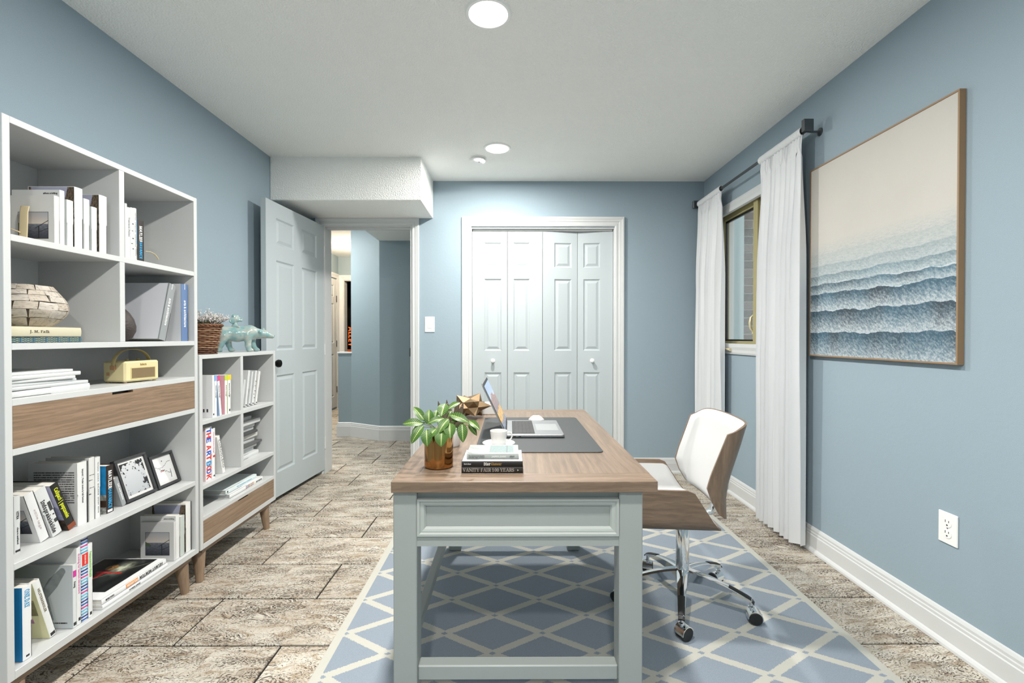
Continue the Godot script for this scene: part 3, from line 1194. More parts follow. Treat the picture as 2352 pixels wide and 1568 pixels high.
func desk() -> void:
	var t := thing("desk", "desk with a light wooden top and pale grey legs", "desk", Vector3.ZERO)
	var y0 := 0.011
	var yt := 0.733
	var yu := 0.7025
	var xa := -0.319
	var xb := 0.398
	var da := 1.246
	var de := 2.491
	# the top: breadboard ends and long boards between them
	var top := Node3D.new()
	top.name = "table_top"
	t.add_child(top)
	var b := MB.new()
	b.cham(p3(xa, yu, da + 0.075), p3(xb, yt, da), 0.0015)
	obj("end_board", b, M.desk_oak_u, top)
	b = MB.new()
	b.cham(p3(xa, yu, de), p3(xb, yt, de - 0.075), 0.0015)
	obj("end_board", b, M.desk_oak_u, top)
	var xs := [xa, xa + 0.062, xb - 0.062, xb]
	for k in 3:
		b = MB.new()
		b.cham(p3(xs[k], yu, de - 0.075), p3(xs[k + 1], yt, da + 0.075), 0.0005)
		obj("board", b, M.desk_top, top)
	# legs
	var L := 0.064
	var lx := [-0.317, 0.362 - L]
	var ld := [1.262, de - 0.016 - L]
	for x in lx:
		for d in ld:
			b = MB.new()
			b.cham(p3(x, y0, d + L), p3(x + L, yu, d), 0.0025)
			obj("leg", b, M.desk_white, t)
	# aprons; the end aprons carry a moulded panel
	var ya := 0.550
	for e in [0, 1]:
		var zf: float = ld[0] + 0.004 if e == 0 else ld[1] + L - 0.004
		var sg := 1.0 if e == 0 else -1.0
		var ap := Node3D.new()
		ap.name = "apron"
		t.add_child(ap, true)
		b = MB.new()
		b.box(p3(lx[0] + L, 0.680, zf + sg * 0.010), p3(lx[1], yu, zf + sg * 0.03))
		b.box(p3(lx[0] + L, ya, zf), p3(lx[1], 0.5785, zf + sg * 0.03))
		b.box(p3(lx[0] + L, 0.5785, zf + sg * 0.010), p3(lx[1], 0.680, zf + sg * 0.03))
		obj("rail", b, M.desk_white, ap)
		b = MB.new()
		var q := [Vector2(0, 0), Vector2(0.022, 0), Vector2(0.022, 0.003), Vector2(0.018, 0.009), Vector2(0.013, 0.011), Vector2(0.009, 0.011), Vector2(0.006, 0.0155), Vector2(0.0, 0.0155)]
		var xl: float = lx[0] + L + 0.001
		var xr: float = lx[1] - 0.001
		var zz := zf + sg * 0.0102
		var path := [p3(xl, 0.5787, zz), p3(xr, 0.5787, zz), p3(xr, 0.6798, zz), p3(xl, 0.6798, zz)]
		if e == 1:
			path.reverse()
		b.moulding(path, q, Vector3(0, 0, sg), true)
		obj("panel_moulding", b, M.desk_moulding, ap)
	for x in [lx[0] + 0.004, lx[1] + L - 0.03]:
		b = MB.new()
		b.box(p3(x, 0.60, ld[1]), p3(x + 0.026, yu, ld[0] + L))
		obj("apron", b, M.desk_white, t)
	# low stretchers at both ends and along the left side
	for d in ld:
		b = MB.new()
		b.cham(p3(lx[0] + L, 0.176, d + 0.05), p3(lx[1], 0.2166, d + 0.012), 0.003)
		obj("stretcher", b, M.desk_white, t)
	b = MB.new()
	b.cham(p3(-0.312, 0.178, ld[1]), p3(-0.285, 0.2166, ld[0] + L), 0.002)
	obj("stretcher", b, M.desk_white, t)


const PHI := -0.085


func chair() -> void:
	var c := p3(0.722, 0.010, 1.938)
	var t := thing("office_chair", "office chair with a walnut shell and white upholstery at the desk", "chair", c, PHI)
	# five-star base
	var angles := []
	for q in [[0.625, 1.684], [0.964, 1.782], [0.966, 2.099], [0.65, 2.187], [0.417, 1.939]]:
		angles.append(atan2(-(q[1] - 1.938), q[0] - 0.722) + PHI)
	var col := MB.new()
	col.lathe([Vector2(0.0001, 0.075), Vector2(0.026, 0.078), Vector2(0.030, 0.10), Vector2(0.0285, 0.13), Vector2(0.0265, 0.15), Vector2(0.0265, 0.315), Vector2(0.024, 0.322), Vector2(0.0205, 0.322)], 28)
	obj("column", col, M.chrome, t)
	col = MB.new()
	col.lathe([Vector2(0.0145, 0.30), Vector2(0.0145, 0.385)], 20)
	obj("gas_lift", col, M.chrome, t)
	for k in 5:
		var a: float = angles[k]
		var dirv := Vector3(cos(a), 0, sin(a))
		var arm := MB.new()
		var R := 0.262
		# an arched arm: deep near the hub, thin at the tip
		var side := dirv.cross(Vector3.UP)
		var fa := func(u: float, v: float) -> Vector3:
			var r := lerpf(0.018, R, u)
			var y := 0.148 - 0.055 * pow(u, 1.7)
			var w := lerpf(0.022, 0.0125, u)
			var s := (v - 0.5) * 2.0
			return dirv * r + side * w * s + Vector3.UP * (y - 0.004 * s * s)
		var fb := func(u: float, v: float) -> Vector3:
			var r := lerpf(0.018, R, u)
			var y := 0.148 - 0.055 * pow(u, 1.7)
			var h := lerpf(0.052, 0.013, pow(u, 0.8))
			var w := lerpf(0.017, 0.010, u)
			return dirv * r + side * w * (v - 0.5) * 2.0 + Vector3.UP * (y - h)
		arm.shell(14, 6, fa, fb)
		var ao := obj("base_arm", arm, M.chrome, t)
		var pad := MB.new()
		var pa := func(u: float, v: float) -> Vector3:
			var uu := lerpf(0.66, 1.03, u)
			var r := lerpf(0.018, R, uu)
			var y := 0.148 - 0.055 * pow(uu, 1.7) - (0.010 * maxf(0.0, u - 0.85) / 0.15)
			var s := (v - 0.5) * 2.0
			return dirv * r + side * 0.0118 * s + Vector3.UP * (y + 0.0025 - 0.003 * s * s)
		var pb := func(u: float, v: float) -> Vector3:
			return pa.call(u, v) - Vector3.UP * 0.005
		pad.shell(8, 4, pa, pb)
		obj("arm_pad", pad, M.dark_plastic, ao)
		# twin-wheel caster
		var tip := dirv * (R - 0.004)
		var cs := Node3D.new()
		cs.name = "caster"
		t.add_child(cs, true)
		cs.position = tip
		var turn: float = [0.55, -0.15, 2.2, 1.3, 2.6][k]
		cs.rotation.y = turn
		var st := MB.new()
		st.xf = Transform3D(Basis(), Vector3(0, 0.045, 0))
		st.lathe([Vector2(0.0055, 0), Vector2(0.0055, 0.012), Vector2(0.011, 0.013), Vector2(0.011, 0.020), Vector2(0.007, 0.022), Vector2(0.007, 0.045)], 14)
		obj("stem", st, M.chrome, cs)
		var hood := MB.new()
		hood.xf = Transform3D(Basis(), Vector3(0.012, 0.0262, 0))
		var hp := PackedVector2Array()
		for q in 13:
			var aa := lerpf(-0.35, PI + 0.1, q / 12.0)
			hp.append(Vector2(cos(aa), sin(aa)) * 0.0275)
		for q in 13:
			var aa := lerpf(PI + 0.1, -0.35, q / 12.0)
			hp.append(Vector2(cos(aa), sin(aa)) * 0.0245)
		hood.prism(hp, Vector3.ZERO, Vector3(1, 0, 0), Vector3.UP, Vector3(0, 0, 1), -0.0215, 0.0215)
		obj("hood", hood, M.chrome, cs)
		for s in [-1.0, 1.0]:
			var wh := MB.new()
			wh.xf = Transform3D(Basis(Vector3(1, 0, 0), PI / 2), Vector3(0.012, 0.0262, 0.0145 * s))
			wh.lathe([Vector2(0.0001, -0.0085), Vector2(0.022, -0.0085), Vector2(0.0255, -0.005), Vector2(0.0262, 0), Vector2(0.0255, 0.005), Vector2(0.022, 0.0085), Vector2(0.0001, 0.0085)], 24)
			obj("wheel", wh, M.dark_plastic, cs)
	# seat: a trough of bent plywood, x towards the back (away from the desk)
	var HW := 0.230
	var seat_u := func(x: float, s: float, lift: float) -> Vector3:
		# s from -1 (near the camera) to 1; flat floor, sides that rise
		var a := absf(s)
		var z := 0.0
		var y := 0.0
		if a < 0.66:
			z = a / 0.66 * (HW - 0.045)
		elif a < 0.80:
			var q := (a - 0.66) / 0.14 * PI / 2
			z = HW - 0.045 + sin(q) * 0.045
			y = 0.045 - cos(q) * 0.045
		else:
			z = HW
			y = 0.045 + (a - 0.80) / 0.20 * lift
		return Vector3(x, y, signf(s) * -z)
	var base_y := 0.383
	var sf := func(u: float, v: float) -> Vector3:
		var s := (v - 0.5) * 2.0
		var a := absf(s)
		# the rear edge slants: the upper rim ends further forward
		var rim := clampf((a - 0.70) / 0.30, 0.0, 1.0)
		var xr := lerpf(0.085, -0.018, rim)
		var xf2 := lerpf(-0.30, -0.27, rim)
		var x := lerpf(xf2, xr, u)
		var front := clampf((0.16 - u) / 0.16, 0.0, 1.0)
		var lift := 0.113 - 0.05 * front * front
		var p: Vector3 = seat_u.call(x, s, lift)
		var roll := clampf((u - 0.9) / 0.1, 0.0, 1.0) * rim
		return p + Vector3(0, base_y - 0.010 * roll - 0.012 * front, 0)
	var inset := func(f: Callable, k: float) -> Callable:
		return func(u: float, v: float) -> Vector3:
			var p: Vector3 = f.call(u, v)
			var s := (v - 0.5) * 2.0
			var q: Vector3 = p
			var a := absf(s)
			var e := clampf((a - 0.62) / 0.2, 0.0, 1.0)
			q.y += k * (1.0 - e)
			q.z += signf(s) * k * e
			return q
	var sh := MB.new()
	sh.shell(20, 40, sf, inset.call(sf, 0.011))
	obj("seat_shell", sh, M.walnut_u, t)
	var cu := MB.new()
	var ci := func(u: float, v: float) -> Vector3:
		var uu := lerpf(0.015, 0.985, u)
		var vv := lerpf(0.018, 0.982, v)
		return inset.call(sf, 0.0115).call(uu, vv)
	var co := func(u: float, v: float) -> Vector3:
		var uu := lerpf(0.015, 0.985, u)
		var vv := lerpf(0.018, 0.982, v)
		var s := absf(vv - 0.5) * 2.0
		var round_e := pow(clampf(minf(u, 1.0 - u) / 0.10, 0.0, 1.0), 0.5)
		var p: Vector3 = inset.call(sf, 0.0125 + 0.035 * round_e * (1.0 - 0.75 * clampf((s - 0.55) / 0.45, 0.0, 1.0))).call(uu, vv)
		if s > 0.9:
			p.y += 0.006 * round_e
		return p
	cu.shell(24, 44, co, ci)
	obj("seat_cushion", cu, M.white_leather, t)
	# back: a curved sheet, its sides swept forward
	var edge_x := [[0.425, 0.085], [0.455, 0.070], [0.50, 0.043], [0.55, 0.026], [0.60, 0.040], [0.67, 0.066], [0.74, 0.092], [0.79, 0.112]]
	var mid_x := [[0.425, 0.120], [0.50, 0.133], [0.60, 0.158], [0.70, 0.187], [0.79, 0.208]]
	var look := func(tab: Array, y: float) -> float:
		for i in tab.size() - 1:
			if y <= tab[i + 1][0]:
				return lerpf(tab[i][1], tab[i + 1][1], clampf((y - tab[i][0]) / (tab[i + 1][0] - tab[i][0]), 0.0, 1.0))
		return tab[tab.size() - 1][1]
	var bf := func(u: float, v: float) -> Vector3:
		var s := (v - 0.5) * 2.0
		var a := absf(s)
		var y := lerpf(0.43, 0.787, u)
		# the upper and lower corners are rounded off
		y -= 0.035 * pow(a, 6.0) * clampf((u - 0.6) / 0.4, 0.0, 1.0)
		y += 0.02 * pow(a, 6.0) * clampf((0.3 - u) / 0.3, 0.0, 1.0)
		var ang := a * PI / 2
		var w := lerpf(0.220, 0.232, u)
		var xe: float = look.call(edge_x, y)
		var xm: float = look.call(mid_x, y)
		var x := xe + (xm - xe) * pow(cos(ang), 0.62)
		return Vector3(x, y, -signf(s) * w * pow(sin(ang), 0.85))
	var bn := func(k: float) -> Callable:
		return func(u: float, v: float) -> Vector3:
			var e := 0.01
			var p: Vector3 = bf.call(u, v)
			var du: Vector3 = bf.call(minf(u + e, 1.0), v) - bf.call(maxf(u - e, 0.0), v)
			var dv: Vector3 = bf.call(u, minf(v + e, 1.0)) - bf.call(u, maxf(v - e, 0.0))
			var nn := du.cross(dv).normalized()
			if nn.x > 0.0:
				nn = -nn
			if absf(nn.x) < 0.25 and signf(nn.z) == signf(p.z):
				nn = -nn
			return p + nn * k
	sh = MB.new()
	sh.shell(24, 48, bf, bn.call(0.008))
	obj("back_shell", sh, M.walnut_v, t)
	cu = MB.new()
	var bo := func(u: float, v: float) -> Vector3:
		var r := pow(clampf(minf(minf(u, 1.0 - u) / 0.07, minf(v, 1.0 - v) / 0.025), 0.0, 1.0), 0.5)
		return bn.call(0.0085 + 0.026 * r).call(lerpf(0.008, 0.99, u), lerpf(0.001, 0.999, v))
	var bi := func(u: float, v: float) -> Vector3:
		return bn.call(0.0082).call(lerpf(0.008, 0.99, u), lerpf(0.001, 0.999, v))
	cu.shell(24, 48, bo, bi)
	obj("back_cushion", cu, M.white_leather, t)
	var br := MB.new()
	br.tube([Vector3(0.0, 0.376, 0), Vector3(0.06, 0.371, 0), Vector3(0.115, 0.388, 0), Vector3(0.138, 0.445, 0), Vector3(0.146, 0.52, 0)], [0.026, 0.026, 0.026, 0.026, 0.022], 12, 0.3, Vector3.UP)
	obj("back_bracket", br, M.chrome, t)
	br = MB.new()
	br.cham(Vector3(-0.09, 0.364, -0.07), Vector3(0.09, 0.382, 0.07), 0.006)
	obj("seat_plate", br, M.dark_plastic, t)


# ---------------------------------------------------------------- books
func tint(c: Color, rough := 0.55) -> StandardMaterial3D:
	return mat("tint_%s_%d" % [c.to_html(false), int(rough * 100)], c, rough)


# spine at z = 0 facing +z, thickness along +x, height along +y
func book(called: String, label: String, group: String, w: float, h: float, dep: float, cov: Color, o := {}) -> Node3D:
	var t := thing(called, label, o.get("cat", "book"), Vector3.ZERO, 0.0, group)
	var b := MB.new()
	var th := minf(0.0018, w * 0.2)
	b.box(Vector3(0, 0, -dep), Vector3(th, h, -th))
	b.box(Vector3(w - th, 0, -dep), Vector3(w, h, -th))
	# slightly rounded spine
	var pts := PackedVector2Array([Vector2(0, -th), Vector2(w, -th)])
	var bulge := minf(0.0022, w * 0.12)
	for k in 7:
		var s := 1.0 - k / 6.0
		pts.append(Vector2(w * s, bulge * (1.0 - pow(2.0 * s - 1.0, 2.0)) - bulge))
	b.prism(pts, Vector3.ZERO, Vector3(1, 0, 0), Vector3(0, 0, 1), Vector3.UP, 0.0, h)
	obj("cover", b, tint(cov), t)
	b = MB.new()
	b.box(Vector3(th, 0.003, -dep + 0.003), Vector3(w - th, h - 0.003, -th - 0.001))
	obj("pages", b, tint(o.get("pages", rgb(226, 223, 215)), 0.8), t)
	for q in o.get("titles", []):
		# [words, letter height, middle as a share of the height, colour, typeface, length]
		text("lettering", q[0], q[1], tint(q[3], 0.6), t, Transform3D(Basis(Vector3(0, 0, 1), -PI / 2), Vector3(w * (q[6] if q.size() > 6 else 0.5), h * q[2], 0.0002)), q[4] if q.size() > 4 else "Droid Sans", true, q[5] if q.size() > 5 else 0.0)
	for q in o.get("bands", []):
		# coloured print on the spine: [y0, y1, colour, x0, x1] as shares
		b = MB.new()
		b.box(Vector3(w * (q[3] if q.size() > 3 else 0.02), h * q[0], -0.002), Vector3(w * (q[4] if q.size() > 4 else 0.98), h * q[1], 0.0003))
		obj("spine_print", b, tint(q[2], 0.6), t)
	for q in o.get("face", []):
		# print on the front cover: [material, z0, z1, y0, y1] as shares, 1 = at the spine
		b = MB.new()
		var za: float = -dep * (1.0 - q[1])
		var zb: float = -dep * (1.0 - q[2])
		b.poly([Vector3(-0.0004, h * q[3], za), Vector3(-0.0004, h * q[3], zb), Vector3(-0.0004, h * q[4], zb), Vector3(-0.0004, h * q[4], za)], Vector3(-1, 0, 0), [Vector2(0, 1), Vector2(1, 1), Vector2(1, 0), Vector2(0, 0)])
		obj("cover_print", b, q[0], t)
	return t


func stand(t: Node3D, x: float, y: float, d: float, lean := 0.0, w := 0.0) -> void:
	var a := deg_to_rad(lean)
	t.transform = Transform3D(Basis(Vector3.UP, PI / 2) * Basis(Vector3(0, 0, 1), a), p3(x, y + (w * sin(-a) if a < 0.0 else 0.0) + 0.0004, d))


func lie_up(t: Node3D, x: float, y: float, d_far: float, turn := 0.0) -> void:
	t.transform = Transform3D(Basis(Vector3.UP, turn) * Basis(Vector3(0, 1, 0), Vector3(0, 0, 1), Vector3(1, 0, 0)), p3(x, y + 0.0004, d_far))


func lie_down(t: Node3D, x: float, y: float, d_near: float, w: float) -> void:
	t.transform = Transform3D(Basis(Vector3(0, -1, 0), Vector3(0, 0, -1), Vector3(1, 0, 0)), p3(x, y + w + 0.0004, d_near))


func print_mat(key: String, w: int, h: int, f: Callable, rough := 0.45) -> StandardMaterial3D:
	var m := mat(key, Color.WHITE, rough)
	m.albedo_texture = picture(w, h, f)
	m.texture_repeat = false
	return m


func make_prints() -> void:
	var n := noise(61, 1.0, 4)
	print_mat("print_railing", 96, 96, func(u: float, v: float) -> Color:
		if u < 0.012 or u > 0.988 or v < 0.012 or v > 0.988:
			return Color(0.15, 0.16, 0.18)
		var c := Color(0.62, 0.63, 0.66).lerp(Color(0.80, 0.76, 0.72), clampf(v / 0.45, 0, 1))
		if v > 0.45:
			c = Color(0.42, 0.44, 0.48).lerp(Color(0.20, 0.21, 0.25), clampf((v - 0.45) / 0.5, 0, 1))
			c = c * (1.0 + 0.25 * n.get_noise_2d(u * 6.0, v * 14.0))
		if u < 0.24 and v > 0.40 + u * 0.6 and v < 0.60:
			c = Color(0.30, 0.36, 0.26)
		if absf(v - (0.98 - u * 0.66)) < 0.012 and u > 0.55 or absf(u - 0.68) < 0.014 and v > 0.52 or absf(v - (1.1 - u * 0.5)) < 0.01 and u > 0.68:
			c = Color(0.10, 0.11, 0.13)
		return c)
	print_mat("print_rocks", 96, 128, func(u: float, v: float) -> Color:
		var rock := Color(0.34, 0.29, 0.24) * (1.0 + 0.9 * n.get_noise_2d(u * 22.0 + v * 8.0, v * 9.0 - u * 6.0))
		if u > 0.86 - v * 0.30 and v > 0.0 or u < 0.05 + v * 0.16:
			return rock
		return Color(0.64, 0.65, 0.74).lerp(Color(0.75, 0.75, 0.80), v))
	print_mat("print_tower", 64, 128, func(u: float, v: float) -> Color:
		var c := Color(0.72, 0.72, 0.82)
		if v > 0.3 + 0.25 * absf(u - 0.3) + 0.05 * n.get_noise_2d(u * 9.0, 1.0):
			c = Color(0.55, 0.56, 0.66) * (1.0 + 0.2 * n.get_noise_2d(u * 5.0, v * 20.0))
		if v > 0.76:
			c = Color(0.20, 0.16, 0.12) * (1.0 + 0.8 * n.get_noise_2d(u * 8.0, v * 8.0))
		return c)
	print_mat("print_bird", 128, 160, func(u: float, v: float) -> Color:
		var c := Color(0.70, 0.72, 0.68).lerp(Color(0.75, 0.78, 0.80), clampf(u, 0, 1))
		var inside := false
		for q in [[0.82, 0.10, 0.66, 0.28, 0.055, 0.095], [0.66, 0.28, 0.50, 0.48, 0.095, 0.075], [0.50, 0.48, 0.63, 0.85, 0.060, 0.035]]:
			var pa := Vector2(u - q[0], v - q[1])
			var ba := Vector2(q[2] - q[0], q[3] - q[1])
			var hh := clampf(pa.dot(ba) / ba.length_squared(), 0.0, 1.0)
			inside = inside or (pa - ba * hh).length() < lerpf(q[4], q[5], hh)
		if inside:
			c = Color(0.50, 0.53, 0.53) * (1.0 + 0.1 * n.get_noise_2d(u * 6.0, v * 6.0))
		if v > 0.905 and v < 0.928 and u > 0.66 and u < 0.90:
			c = Color(0.12, 0.12, 0.13) if n.get_noise_2d(u * 160.0, 3.0) < 0.35 else Color(0.7, 0.7, 0.7)
		return c)
	print_mat("print_red", 160, 120, func(u: float, v: float) -> Color:
		var c := Color(0.09, 0.10, 0.10) * (1.0 + 0.8 * n.get_noise_2d(u * 5.0, v * 4.0))
		var g := exp(-pow((u - 0.62) / 0.14, 2.0) - pow((v - 0.30) / 0.20, 2.0))
		c = c.lerp(Color(0.78, 0.80, 0.70), clampf(g * (0.9 + 0.6 * n.get_noise_2d(u * 9.0, v * 9.0)), 0, 1))
		if absf(u - 0.40 - 0.16 * (v - 0.5)) < 0.055 + 0.05 * sin(v * 6.0) and v > 0.40 and v < 0.95:
			c = Color(0.58, 0.09, 0.10)
		if absf(v - 0.44 - (u - 0.5) * 0.06) < 0.022 and u > 0.28 and u < 0.75:
			c = Color(0.70, 0.18, 0.16)
		if Vector2((u - 0.42) * 1.1, (v - 0.28) * 1.3).length() < 0.11:
			c = Color(0.50, 0.37, 0.22) * (1.0 + 0.8 * n.get_noise_2d(u * 30.0, v * 30.0))
		if absf(v - 0.10 - (1.0 - u) * 0.9) < 0.010:
			c = Color(0.45, 0.44, 0.38)
		if v < 0.30 and u < 0.25:
			c = c.lerp(Color(0.30, 0.18, 0.12), 0.6)
		return c, 0.3)
	print_mat("print_lines", 128, 96, func(u: float, v: float) -> Color:
		var row := v * 14.0
		var k := row - floorf(row)
		var ink := k > 0.30 and k < 0.72 and n.get_noise_2d(u * 70.0, floorf(row) * 9.0) > -0.28
		return Color(0.30, 0.30, 0.31) if ink else Color(0.86, 0.86, 0.855))
	print_mat("print_blots", 128, 128, func(u: float, v: float) -> Color:
		var c := Color(0.78, 0.79, 0.80).lerp(Color(0.60, 0.62, 0.64), v * 0.6)
		var a := n.get_noise_2d(u * 3.2 + 4.0, v * 3.2)
		var rim := Vector2(u - 0.42, v - 0.62).length()
		if a + rim * 1.7 > 1.02 and not (u < 0.5 and v > 0.55):
			c = Color(0.13, 0.13, 0.14)
		if n.get_noise_2d(u * 7.0, v * 7.0 + 3.0) > 0.42:
			c = Color(0.16, 0.16, 0.17) if rim > 0.35 else c
		return c)
	print_mat("print_branch", 128, 128, func(u: float, v: float) -> Color:
		var c := Color(0.86, 0.86, 0.86)
		var y1 := 0.30 + 0.10 * sin(u * 5.0) + 0.05 * n.get_noise_2d(u * 8.0, 0.0)
		var y2 := 0.36 + u * 0.42 + 0.06 * n.get_noise_2d(u * 9.0, 5.0)
		if absf(v - y1) < 0.008 or absf(v - y2) < 0.010 and u > 0.2 and u < 0.85:
			c = Color(0.25, 0.25, 0.25)
		if absf(u - 0.86 + 0.25 * maxf(0.0, v - 0.7)) < 0.02 * v and v > 0.55 and v < 0.92:
			c = Color(0.18, 0.18, 0.18)
		if Vector2(u - 0.5, (v - 0.12) * 1.4).length() < 0.03:
			c = Color(0.15, 0.15, 0.15)
		if absf(v - 0.56) < 0.012 and u > 0.24 and u < 0.46:
			c = Color(0.75, 0.25, 0.22)
		if absf(v - 0.52) < 0.010 and u > 0.24 and u < 0.52:
			c = Color(0.3, 0.3, 0.3)
		return c)
	print_mat("print_blue_city", 64, 128, func(u: float, v: float) -> Color:
		var c := Color(0.10, 0.52, 0.74) * (1.0 + 0.2 * n.get_noise_2d(u * 3.0, v * 5.0))
		if v > 0.60:
			c = Color(0.55, 0.56, 0.54) * (1.0 + 0.5 * n.get_noise_2d(u * 9.0, v * 12.0))
		if v > 0.72 and v < 0.86 and u > 0.3:
			c = Color(0.22, 0.15, 0.11)
		return c)
	print_mat("print_drops", 64, 256, func(u: float, v: float) -> Color:
		var c := Color(0.06, 0.47, 0.69)
		for q in [0.14, 0.30, 0.40, 0.60, 0.72, 0.96]:
			if Vector2((u - 0.15) * 0.5, v - q).length() < 0.022 + 0.01 * sin(q * 40.0):
				c = Color(0.86, 0.88, 0.90)
		if v < 0.05 - u * 0.05:
			c = Color(0.86, 0.88, 0.90)
		return c)
	print_mat("print_gilt", 256, 32, func(u: float, v: float) -> Color:
		var s := sin(u * 90.0) * cos(v * 18.0 + sin(u * 40.0) * 2.0)
		var c := Color(0.15, 0.30, 0.38)
		if s > 0.1 and fmod(u * 6.0, 1.0) > 0.16:
			c = Color(0.55, 0.56, 0.42)
		if fmod(u * 6.0, 1.0) < 0.06:
			c = Color(0.30, 0.42, 0.48)
		return c)
	print_mat("print_pale_map", 64, 64, func(u: float, v: float) -> Color:
		return Color(0.45, 0.52, 0.52) * (1.0 + 0.22 * n.get_noise_2d(u * 8.0, v * 30.0) - (0.3 if absf(u - 0.72) < 0.012 else 0.0)))


func shelf_contents() -> void:
	make_prints()
	var W := rgb(208, 210, 210)
	var G := rgb(198, 201, 202)
	var dk := rgb(40, 40, 42)
	var x := -1.402
	var y := 1.408
	var t: Node3D
	var gr := "books standing on the top left shelf"
	t = book("book", "pale grey book showing a framed seaside picture, on the top left shelf", gr, 0.017, 0.148, 0.135, rgb(206, 206, 203), {"face": [[M.print_railing, 0.17, 0.86, 0.10, 0.66]]})
	stand(t, x, y, 1.445)
	t = book("book", "white book right behind the pale grey picture book, top left shelf", gr, 0.016, 0.171, 0.15, W)
	text("lettering", "alfons schilling", 0.005, tint(dk), t, Transform3D(Basis(Vector3.UP, -PI / 2), Vector3(-0.0006, 0.160, -0.03)), "Droid Sans", false)
	stand(t, x, y, 1.463)
	t = book("book", "short grey book with pale pages in front of the first rocky cover, top left shelf", gr, 0.022, 0.148, 0.14, rgb(205, 210, 209))
	stand(t, x, y, 1.486)
	t = book("book", "tall white book with a rocky cliff cover, nearer of two on the top left shelf", gr, 0.029, 0.197, 0.15, W, {"face": [[M.print_rocks, 0.02, 0.99, 0.02, 0.99]]})
	stand(t, x, y, 1.512)
	t = book("book", "white book pressed against the nearer rocky book, top left shelf", gr, 0.021, 0.169, 0.14, W)
	stand(t, x, y, 1.545)
	t = book("book", "lowest grey book, before the farther rocky cover on the top left shelf", gr, 0.021, 0.150, 0.14, rgb(203, 209, 208))
	stand(t, x, y, 1.573)
	t = book("book", "tall white book with a rocky cliff cover, next to the top shelf divider", gr, 0.031, 0.199, 0.15, W, {"face": [[M.print_rocks, 0.02, 0.99, 0.02, 0.99]]})
	stand(t, x, y, 1.602)
	# a cream strap lies before them
	var b := MB.new()
	b.tube([p3(-1.472, 1.409, 1.418), p3(-1.472, 1.45, 1.42), p3(-1.471, 1.50, 1.421), p3(-1.470, 1.518, 1.424)], 0.0135, 10, 0.12, Vector3(0, 0, 1))
	b.tube([p3(-1.53, 1.452, 1.412), p3(-1.50, 1.446, 1.412), p3(-1.475, 1.436, 1.414)], 0.006, 8, 0.25, Vector3.UP)
	tag(obj("ribbon", b, tint(rgb(214, 198, 160), 0.8)), "cream strap standing before the framed seaside book cover", "ribbon")
	gr = "books standing on the top right shelf"
	t = book("book", "thin white book against the divider on the top right shelf", gr, 0.010, 0.200, 0.14, W)
	stand(t, x, y, 1.7085)
	t = book("book", "white book with a grey serif title on the top right shelf", gr, 0.0145, 0.189, 0.14, W, {"titles": [["Toscana Palas", 0.006, 0.62, rgb(120, 120, 120), "Droid Serif", 0.07]]})
	stand(t, x, y, 1.719)
	var marks := [[0.20, 0.22, dk, 0.55, 0.9], [0.30, 0.315, dk, 0.2, 0.6], [0.40, 0.42, dk, 0.5, 0.95], [0.55, 0.56, dk, 0.3, 0.8], [0.68, 0.70, dk, 0.5, 0.9]]
	t = book("book", "white book with short black dashes on its spine, top right shelf", gr, 0.0135, 0.192, 0.14, W, {"bands": marks})
	stand(t, x, y, 1.734)
	t = book("book", "white book with tiny lettering touching the black book, top right shelf", gr, 0.014, 0.194, 0.14, W, {"titles": [["PETRA  URBANA  MODERNA  LIVRE", 0.003, 0.5, rgb(150, 150, 150), "Droid Sans", 0.16]]})
	stand(t, x, y, 1.748)
	t = book("book", "black book with white and blue capitals on the top right shelf", gr, 0.034, 0.155, 0.13, rgb(38, 30, 26), {"titles": [["MATLIER", 0.014, 0.66, rgb(235, 235, 235), "Droid Sans", 0.062], ["HAVANCE", 0.014, 0.27, rgb(40, 160, 215), "Droid Sans", 0.064]], "face": [[M.print_blue_city, 0.0, 1.0, 0.0, 1.0]]})
	stand(t, x, y, 1.763)
	b = MB.new()
	b.tube([p3(-1.41, 1.452, 1.812), p3(-1.40, 1.452, 1.824), p3(-1.395, 1.446, 1.838), p3(-1.392, 1.436, 1.848), p3(-1.391, 1.427, 1.854)], 0.004, 8, 0.4)
	tag(obj("ribbon", b, tint(rgb(214, 198, 160), 0.8)), "small cream ribbon curling out behind the black book", "ribbon")

	# --- second row: bark vase on two old books
	y = 1.103
	gr = "old books lying under the vase"
	t = book("book", "old blue green book with gilt ornament, lowest under the bark vase", gr, 0.018, 0.232, 0.16, rgb(52, 88, 104), {"pages": rgb(214, 202, 168)})
	b = MB.new()
	b.poly([Vector3(0.001, 0.002, 0.0005), Vector3(0.017, 0.002, 0.0005), Vector3(0.017, 0.225, 0.0005), Vector3(0.001, 0.225, 0.0005)], Vector3(0, 0, 1), [Vector2(0, 1), Vector2(0, 0), Vector2(1, 0), Vector2(1, 1)])
	obj("spine_print", b, M.print_gilt, t)
	lie_up(t, -1.412, y, 1.542)
	t = book("book", "cream bound old book lying right under the bark vase", gr, 0.030, 0.222, 0.155, rgb(196, 190, 166), {"pages": rgb(222, 212, 180), "titles": [["J. M. Falk", 0.008, 0.62, rgb(90, 84, 66), "Droid Serif", 0.06]]})
	lie_up(t, -1.410, y + 0.0186, 1.540, 0.02)
	vase(p3(-1.505, y + 0.0495, 1.462))
	gr = "architecture books on the second right shelf"
